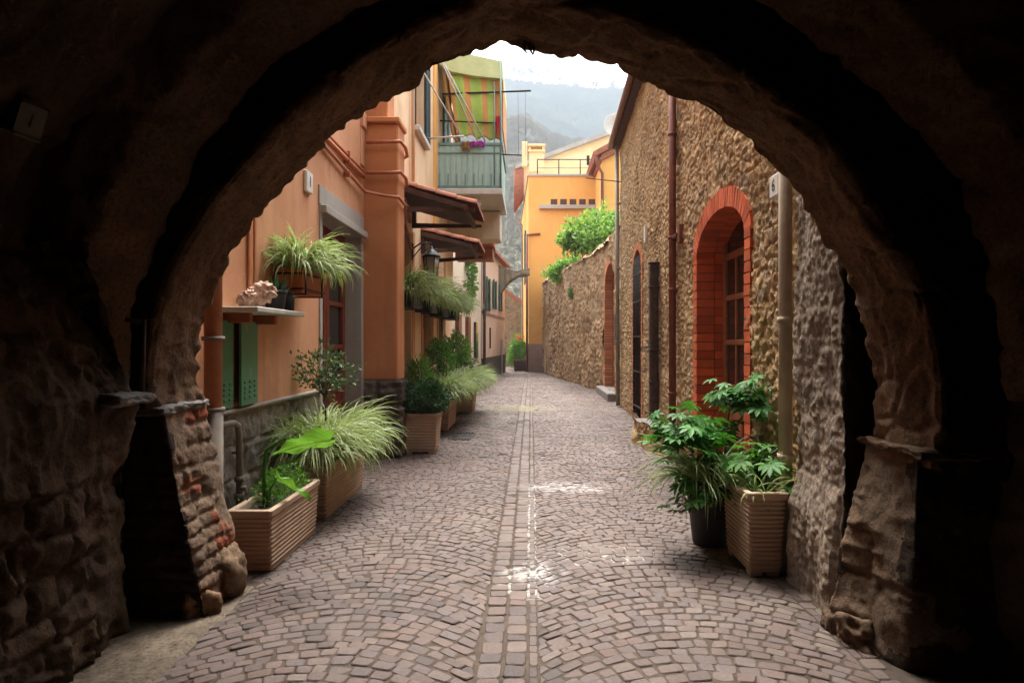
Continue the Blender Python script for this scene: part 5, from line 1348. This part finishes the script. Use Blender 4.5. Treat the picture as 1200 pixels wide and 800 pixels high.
for i, (l_, a, b) in enumerate(specs):
    window_box(l_, 1.0, .26, .2, a, 'darkgreenbox')
    grass_plant('spider_plant', (l_[0]+.02, l_[1], l_[2]+.16), b, 800, .35, .8, .12, .5, 'varieg', seed=30+i, w=.012+.003*i, up=(35, 88), droop=(85, 175), lean=(.08, .0, 0))
# things on the shelf
def shell(name, loc, r, label, seed):
    bm_ = bmesh.new(); bmesh.ops.create_icosphere(bm_, subdivisions=5, radius=1)
    P_ = np.array([v.co[:] for v in bm_.verts])
    th = np.arctan2(P_[:, 1], P_[:, 2]); spiral = np.abs(np.sin(P_[:, 0]*7+th*.5))
    k = (1-.45*np.clip(P_[:, 0], -1, 1)*.6)*(1+.16*spiral)*(1+.25*fbm(P_[:, 0]*2.5, P_[:, 1]*2.5, P_[:, 2]*2.5, 4, seed))
    P_ = P_*k[:, None]*np.array([1.25, .85, .9])
    rm = Matrix.Rotation(R(-38), 3, 'Y') @ Matrix.Rotation(R(30), 3, 'Z')
    for v, p in zip(bm_.verts, P_): v.co = rm @ Vector(p)*r
    zmin = min(v.co.z for v in bm_.verts)
    for v in bm_.verts: v.co += Vector((loc[0], loc[1], loc[2]-zmin))
    me_ = bpy.data.meshes.new(name); bm_.to_mesh(me_); bm_.free()
    tag(link(name, me_, M['shell'], None, True), label, 'shell')
shell('conch_shell', (-2.1, 5.36, 1.856), .085, 'large upright pinkish conch shell on the wall shelf', 4)
shell('conch_shell', (-2.1, 5.08, 1.856), .05, 'smaller low shell at the near end of the wall shelf', 9)
rp = thing('aloe_pot', (-2.12, 5.66, 1.856), 'black plastic pot holding the aloe on the wall shelf', 'pot')
mb = MB(); mb.lathe([(.07, 0), (.072, .01), (.09, .13), (.098, .135), (.098, .165), (.09, .165), (.086, .13)], (-2.12, 5.66, 1.856), 18); mb.build('body', M['black'], rp)
mb = MB(); mb.lathe([(.086, .125), (.086, .13), (.02, .135)], (-2.12, 5.66, 1.856), 14); mb.build('soil', M['soil'], rp)
grass_plant('aloe', (-2.12, 5.66, 1.98), 'small spiky aloe in the black pot on the shelf', 60, .09, .19, .03, .03, 'aloe', seed=55, w=.012, up=(35, 88), droop=(-10, 30))
mb = MB(); mb.lathe([(.055, 0), (.06, .01), (.065, .12), (.05, .13), (.06, .16), (.05, .17)], (-2.1, 5.88, 1.856), 16)
tag(mb.build('small_jar', M['black']), 'small black jar at the far end of the wall shelf', 'jar')
# ------------------------------------------------------------------ palmate plants on the right
def palmate(name, loc, label, n, spread, h0, h1, size, m, seed, cx=(0, 0)):
    T = thing(name, loc, label, 'plant'); rn = np.random.default_rng(seed); L = Vector(loc)
    mb_ = MB(); C, D, N_, Rn = [], [], [], []
    V, F, A_ = [], [], []
    nst = 9
    tops = []
    for s_ in range(nst):
        a = rn.uniform(0, 2*PI); r_ = spread*math.sqrt(rn.uniform(.02, .75)); h = h0+(h1-h0)*(s_+.5)/nst*(1-.3*(r_/spread)**2)+rn.normal(0, .03)
        tp = L+Vector((r_*math.cos(a)+cx[0]*h, r_*math.sin(a)+cx[1]*h, h)); tops.append(tp)
        mb_.tube([L+Vector((.05*math.cos(a), .05*math.sin(a), -.04)), L.lerp(tp, .5)+Vector((-.03*math.cos(a), 0, .05)), tp], [.009, .007, .005], 6)
    for i in range(n):
        tp = tops[i % nst]; a = rn.uniform(0, 2*PI); e = rn.uniform(-.5, .9); pl_ = rn.uniform(.06, .24)
        base = tp+Vector((0, 0, -rn.uniform(0, .16)))
        c = base+Vector((math.cos(a)*math.cos(e), math.sin(a)*math.cos(e), math.sin(e)+.1))*pl_
        mb_.tube([base, base.lerp(c, .5)+Vector((0, 0, .015)), c], [.0035, .003, .002], 5)
        # leaf frame: outwards and slightly hanging
        out = Vector((math.cos(a), math.sin(a), -.25+rn.normal(0, .25))).normalized()
        nz = Vector((rn.normal(0, .3), rn.normal(0, .3), 1)); sd = out.cross(nz).normalized(); nz = sd.cross(out)
        k = int(rn.integers(6, 9)); sz = size*rn.uniform(.65, 1.15); rv = rn.random()
        for q in range(k):
            an_ = (q/(k-1)-.5)*2*R(125); ln = sz*(1-.35*abs(an_)/R(125))
            d = out*math.cos(an_)+sd*math.sin(an_); t_ = d.cross(nz).normalized()
            w_ = ln*.165; o_ = len(V)
            pts = [c, c+d*ln*.35+t_*w_*.8+nz*w_*.25, c+d*ln*.66+t_*w_-nz*ln*.03+nz*w_*.2, c+d*ln-nz*ln*.16, c+d*ln*.66-t_*w_-nz*ln*.03+nz*w_*.2, c+d*ln*.35-t_*w_*.8+nz*w_*.25, c+d*ln*.5-nz*ln*.02]
            V += [p[:] for p in pts]; A_ += [min(1, max(0, rv*.8+.1*rn.normal()))]*7
            F += [[o_+x for x in f_] for f_ in ((0, 1, 6), (1, 2, 6), (2, 3, 6), (3, 4, 6), (4, 5, 6), (5, 0, 6))]
    mesh_np('leaves', V, np.array(F), M[m], T, True, {'rnd': A_, 'stripe': [0]*len(A_)})
    mb_.build('stems', M['lush'], T)
palmate('umbrella_plant', (1.5, 5.35, .5), 'tall dark glossy plant with hand shaped leaves in the dark round pot', 320, .46, .0, .95, .125, 'fatsia', 7, cx=(.0, 0))
palmate('umbrella_plant', (1.6, 4.95, .54), 'lower lighter green leafy plant in the ribbed planter by the pier', 40, .24, .05, .36, .13, 'fatsia2', 9)
grass_plant('pale_grass', (1.38, 5.3, .54), 'thin pale drooping grass at the rim of the dark round pot', 260, .3, .66, .14, .13, seed=61, w=.0065, up=(5, 70), droop=(60, 130), lean=(-.2, -.1, 0))
grass_plant('pale_grass', (1.595, 4.88, .545), 'few pale blades growing at the rim of the right ribbed planter', 60, .2, .4, .1, .24, seed=63, w=.006, up=(20, 80), droop=(60, 130))
# ------------------------------------------------------------------ far plants
def tree(name, loc, label, trunk_h, rad, n, size, m, seed):
    T = thing(name, loc, label, 'tree'); L = np.array(loc); rn = np.random.default_rng(seed)
    subs = []
    for k in range(17):
        d = rn.normal(size=3); d /= np.linalg.norm(d); d[2] = abs(d[2])*.9-.35
        subs.append((d*np.array(rad)*rn.uniform(.45, .95), rn.uniform(.26, .48)))
    Cs, Ds = [], []
    for i, (c, s_) in enumerate(subs):
        C, d = crown_points(n//17, np.array([1., 1, .8])*s_*rad[0], seed+i, shell=.2, lump=.5, gap=.05); Cs.append(C+c); Ds.append(d)
    C = np.concatenate(Cs); D = np.concatenate(Ds)*.6+rn.normal(size=C.shape)*.7
    V, t_, r_ = leaf_cloud(C, D, size, seed, .5)
    o0 = L+np.array([0, 0, trunk_h+rad[2]*.7])
    mesh_np('crown', V+o0, t_, M[m], T, False, {'rnd': r_, 'stripe': 0*r_})
    mb_ = MB(); top = L+np.array([0, 0, trunk_h]); mb_.tube([L, L*.5+top*.5+np.array([.06, 0, 0]), top], [.14, .11, .08], 10)
    for c, s_ in subs: mb_.tube([top-np.array([0, 0, .2]), (top+o0+c)/2+np.array([0, 0, .1]), o0+c*1.05], [.05, .03, .01], 6)
    mb_.build('trunk', M['bark'], T)
tree('garden_tree', (2.85, 26.5, 0), 'bright green garden tree leaning over the rubble wall before the orange house', 4.5, (1.75, 1.75, 1.55), 9000, .2, 'tree', 71)
tree('garden_tree', (1.75, 29.5, 0), 'lower bushy end of the greenery over the wall, nearest the lane', 4.0, (1.05, 1.2, .8), 3600, .2, 'tree', 74)
bush('wall_shrub', (2.9, 17.9, 4.6), 'thin twiggy shrub growing on top of the wall by the house corner', 'shrub', (.45, .5, .7), 500, .13, 'tree', 77, asp=.5, r0=.012, lump=.6, gap=.25)
bush('wall_fern', (1.63, 26.6, 3.25), 'small fern growing out of the middle of the rubble wall', 'fern', (.16, .2, .22), 260, .12, 'moss', 78, asp=.3, r0=.006)
DBUSH = bush('doorway_bush', (-.75, 38.5, .1), 'green bush with pink flowers by the corner of the orange house', 'bush', (.5, .5, .95), 1500, .2, 'lush', 81, asp=.3, r0=.03, lump=.4)
V, t_, r_ = leaf_cloud(np.random.default_rng(5).normal(size=(26, 3))*np.array([.12, .12, .1])+np.array([-.6, 37.9, 1.85]), np.random.default_rng(6).normal(size=(26, 3)), .09, 4, .9)
mesh_np('blossoms', V, t_, M['flowerred'], DBUSH, False, {'rnd': r_, 'stripe': 0*r_})
planter('planter', (-.55, 36.6, 0), .75, .6, .6, 'small dark planter box at the foot of the orange house', 'darkwood', ribs=3, group=GL)
bush('creeper', (-2.03, 23.0, 3.0), 'sparse climbing plant on the beige house front', 'creeper', (.12, 1.6, 1.1), 700, .16, 'moss', 83, asp=.6, r0=.01, gap=.25)
V, t_, r_ = leaf_cloud(np.random.default_rng(15).normal(size=(70, 3))*np.array([.2, .2, .1])+np.array([-1.5, 17.9, 4.36]), np.random.default_rng(16).normal(size=(70, 3)), .12, 4, .9)
GER = bush('geranium', (-1.5, 17.9, 4.2), 'red flowering geranium on the tiled gallery below the balcony', 'plant', (.25, .2, .12), 260, .09, 'lush', 88, asp=.8, r0=.006)
mesh_np('blossoms', V, t_, M['flowerred'], GER, False, {'rnd': r_, 'stripe': 0*r_})
# drain grate
mb = MB(); mb.box((-1.3, 11.1, -.012), (-.98, 11.14, .012), .003); mb.box((-1.3, 11.9, -.012), (-.98, 11.94, .012), .003)
for k in range(7): mb.box((-1.3+.05*k, 11.14, -.012), (-1.275+.05*k, 11.9, .01), .003)
tag(mb.build('drain_grate', M['iron']), 'black iron drain grate in the paving by the square pot', 'drain grate')
# fallen leaves
Cl = np.c_[RNG.uniform(-1.6, 1.6, 60), RNG.uniform(3.3, 9, 60), np.full(60, .006)]
Cl = np.concatenate([Cl, np.c_[RNG.normal(1.1, .3, 50), RNG.normal(5.0, .5, 50), np.full(50, .006)]])
V, t_, r_ = leaf_cloud(Cl, np.c_[RNG.normal(size=(110, 2)), RNG.normal(0, .1, 110)], .022, 9, .5)
V[:, 2] = np.maximum(V[:, 2]*.4+.004, .003)
tag(mesh_np('leaf_litter', V, t_, M['rust'], None, False), 'tiny dry leaf scraps scattered on the paving', 'litter', kind='stuff')

# ------------------------------------------------------------------ hills, haze, sky, light
def terrain(name, x0, x1, y0, y1, nx, ny, fn, m):
    X, Y = np.meshgrid(np.linspace(x0, x1, nx), np.linspace(y0, y1, ny), indexing='ij')
    struct(grid_mesh(name, np.stack([X, Y, fn(X, Y)], -1), None, m, dirn=(0, 0, 1)))
def near_hill(X, Y):
    rid = 112-.28*(X+14)-.0016*(X-10)**2*(X > 10)-.0012*(X+20)**2*(X < -20)+10*fbm(X/45, 0*X, 3, 4, 201)
    t_ = np.clip((Y-130)/220, 0, 1.25); return -1+rid*np.where(t_ < 1, t_**.85, 1-(t_-1)*.8)+7*t_*fbm(X/30, Y/30, 0, 4, 202)
def far_mount(X, Y):
    rid = 264-.14*(X+27)*np.where(X > -27, 1, .5)-.0004*np.clip(X-150, 0, 999)**2+7*fbm(X/60, 0*X, 5, 5, 203)*.7
    t_ = np.clip((Y-330)/340, 0, 1); return -1+rid*t_**.9+22*t_*(1-t_)*2*fbm(X/70, Y/70, 0, 4, 204)
terrain('hill', -220, 260, 130, 385, 140, 90, near_hill, M['hill'])
terrain('mountain', -500, 560, 330, 672, 160, 90, far_mount, M['mount'])
def forest(name, label, n, x0, x1, y0, y1, fn, s0, s1, m, seed, tall=1.0):
    rn = np.random.default_rng(seed)
    X = rn.uniform(x0, x1, n); Y = y0+(y1-y0)*rn.random(n)**.8; Z = fn(X, Y)
    s = rn.uniform(s0, s1, n); K = 9
    c = rn.normal(size=(n, K, 3))*.42*s[:, None, None]*np.array([1, 1, tall])
    c += np.stack([X, Y, Z+s*tall*.7], 1)[:, None]
    V = c[:, :, None]+rn.normal(size=(n, K, 3, 3))*.36*s[:, None, None, None]*np.array([1, 1, tall])
    F = np.arange(n*K*3).reshape(-1, 3)
    r_ = np.clip(rn.random(n)*.5+.32*fbm(X/25, Y/25, 0, 3, seed)+.25, 0, 1)
    tag(mesh_np(name, V.reshape(-1, 3), F, M[m], None, False, {'rnd': np.repeat(r_, K*3), 'stripe': np.zeros(n*K*3)}), label, 'woodland', kind='stuff')
forest('bare_woodland', 'brownish bare woodland covering the nearer hillside', 52000, -50, 85, 132, 352, near_hill, .35, 1.0, 'baretree', 301, 1.2)
forest('mountain_forest', 'hazy blue green forest covering the mountain behind the roofs', 60000, -130, 200, 400, 671, far_mount, .8, 1.9, 'forest', 302, 1.3)
# pines on the skyline
PT = None
for i, (xx, hh) in enumerate(((-20, 14), (-14, 17), (-10, 12), (-3, 15), (2, 18), (9, 13), (17, 16), (30, 10), (44, 8), (62, 9), (80, 8), (95, 8))):
    Y0 = 664; zg = float(far_mount(np.array([float(xx)]), np.array([float(Y0)]))[0])
    T = thing('skyline_pine', (xx, Y0, zg), 'distant pine standing up from the mountain skyline', 'tree', 'pines on the skyline')
    mb = MB(); mb.tube([(xx, Y0, zg-1), (xx+.6, Y0, zg+hh*.6), (xx+.4, Y0, zg+hh)], [.5, .4, .15], 6); mb.build('trunk', M['bark'], T)
    C, d = crown_points(160, (hh*.3, hh*.3, hh*.25), 400+i, shell=.2, lump=.6, gap=.1)
    V, t_, r_ = leaf_cloud(C, d, 1.6, 400+i, .8); mesh_np('crown', V+np.array([xx+.4, Y0, zg+hh*.85]), t_, M['forest'], T, False, {'rnd': r_, 'stripe': 0*r_})
if HAZE:
    hz = MB(); hz.box((-645, -9, -2), (645, 695, 345)); hz = hz.build('haze', None)
    t = NT('haze_air'); v = t.n('ShaderNodeVolumePrincipled'); v.inputs['Color'].default_value = (.76, .85, .96, 1); v.inputs['Density'].default_value = HAZE; v.inputs['Anisotropy'].default_value = .2
    t.l(v.outputs[0], t.out.inputs['Volume']); hz.data.materials.append(t.m); tag(hz, 'pale air between the lane and the mountains', 'haze', kind='stuff')
W = bpy.data.worlds.new('World'); S.world = W; W.use_nodes = True
wt = W.node_tree; bg = wt.nodes['Background']
sky = wt.nodes.new('ShaderNodeTexSky'); sky.sky_type = 'NISHITA'; sky.sun_disc = False
SE, SA = R(66), R(-4)     # elevation; azimuth measured from +Y towards +X
sky.sun_elevation = SE; sky.sun_rotation = SA; sky.dust_density = 4; sky.air_density = 1.0; sky.ozone_density = 1.0
hs = wt.nodes.new('ShaderNodeHueSaturation'); hs.inputs['Saturation'].default_value = .22
wt.links.new(sky.outputs[0], hs.inputs['Color']); wt.links.new(hs.outputs[0], bg.inputs['Color']); bg.inputs['Strength'].default_value = SKY
sl = bpy.data.lights.new('sun', 'SUN'); so = bpy.data.objects.new('sun', sl); COL.objects.link(so)
sl.energy = SUN; sl.angle = R(25); sl.color = (1, .95, .86)
sd = Vector((math.sin(SA)*math.cos(SE), math.cos(SA)*math.cos(SE), math.sin(SE)))
so.rotation_euler = sd.to_track_quat('Z', 'Y').to_euler()
S.view_settings.view_transform = 'Standard'; S.view_settings.look = 'None'; S.view_settings.exposure = EXPO; S.view_settings.gamma = 1
S.render.engine = 'CYCLES'
cy = S.cycles; cy.use_denoising = True
try: cy.denoiser = 'OPENIMAGEDENOISE'
except Exception: pass
cy.max_bounces = 8; cy.diffuse_bounces = 3; cy.glossy_bounces = 3; cy.transmission_bounces = 4; cy.volume_bounces = 0; cy.transparent_max_bounces = 6
cy.sample_clamp_indirect = 6; cy.caustics_reflective = False; cy.caustics_refractive = False
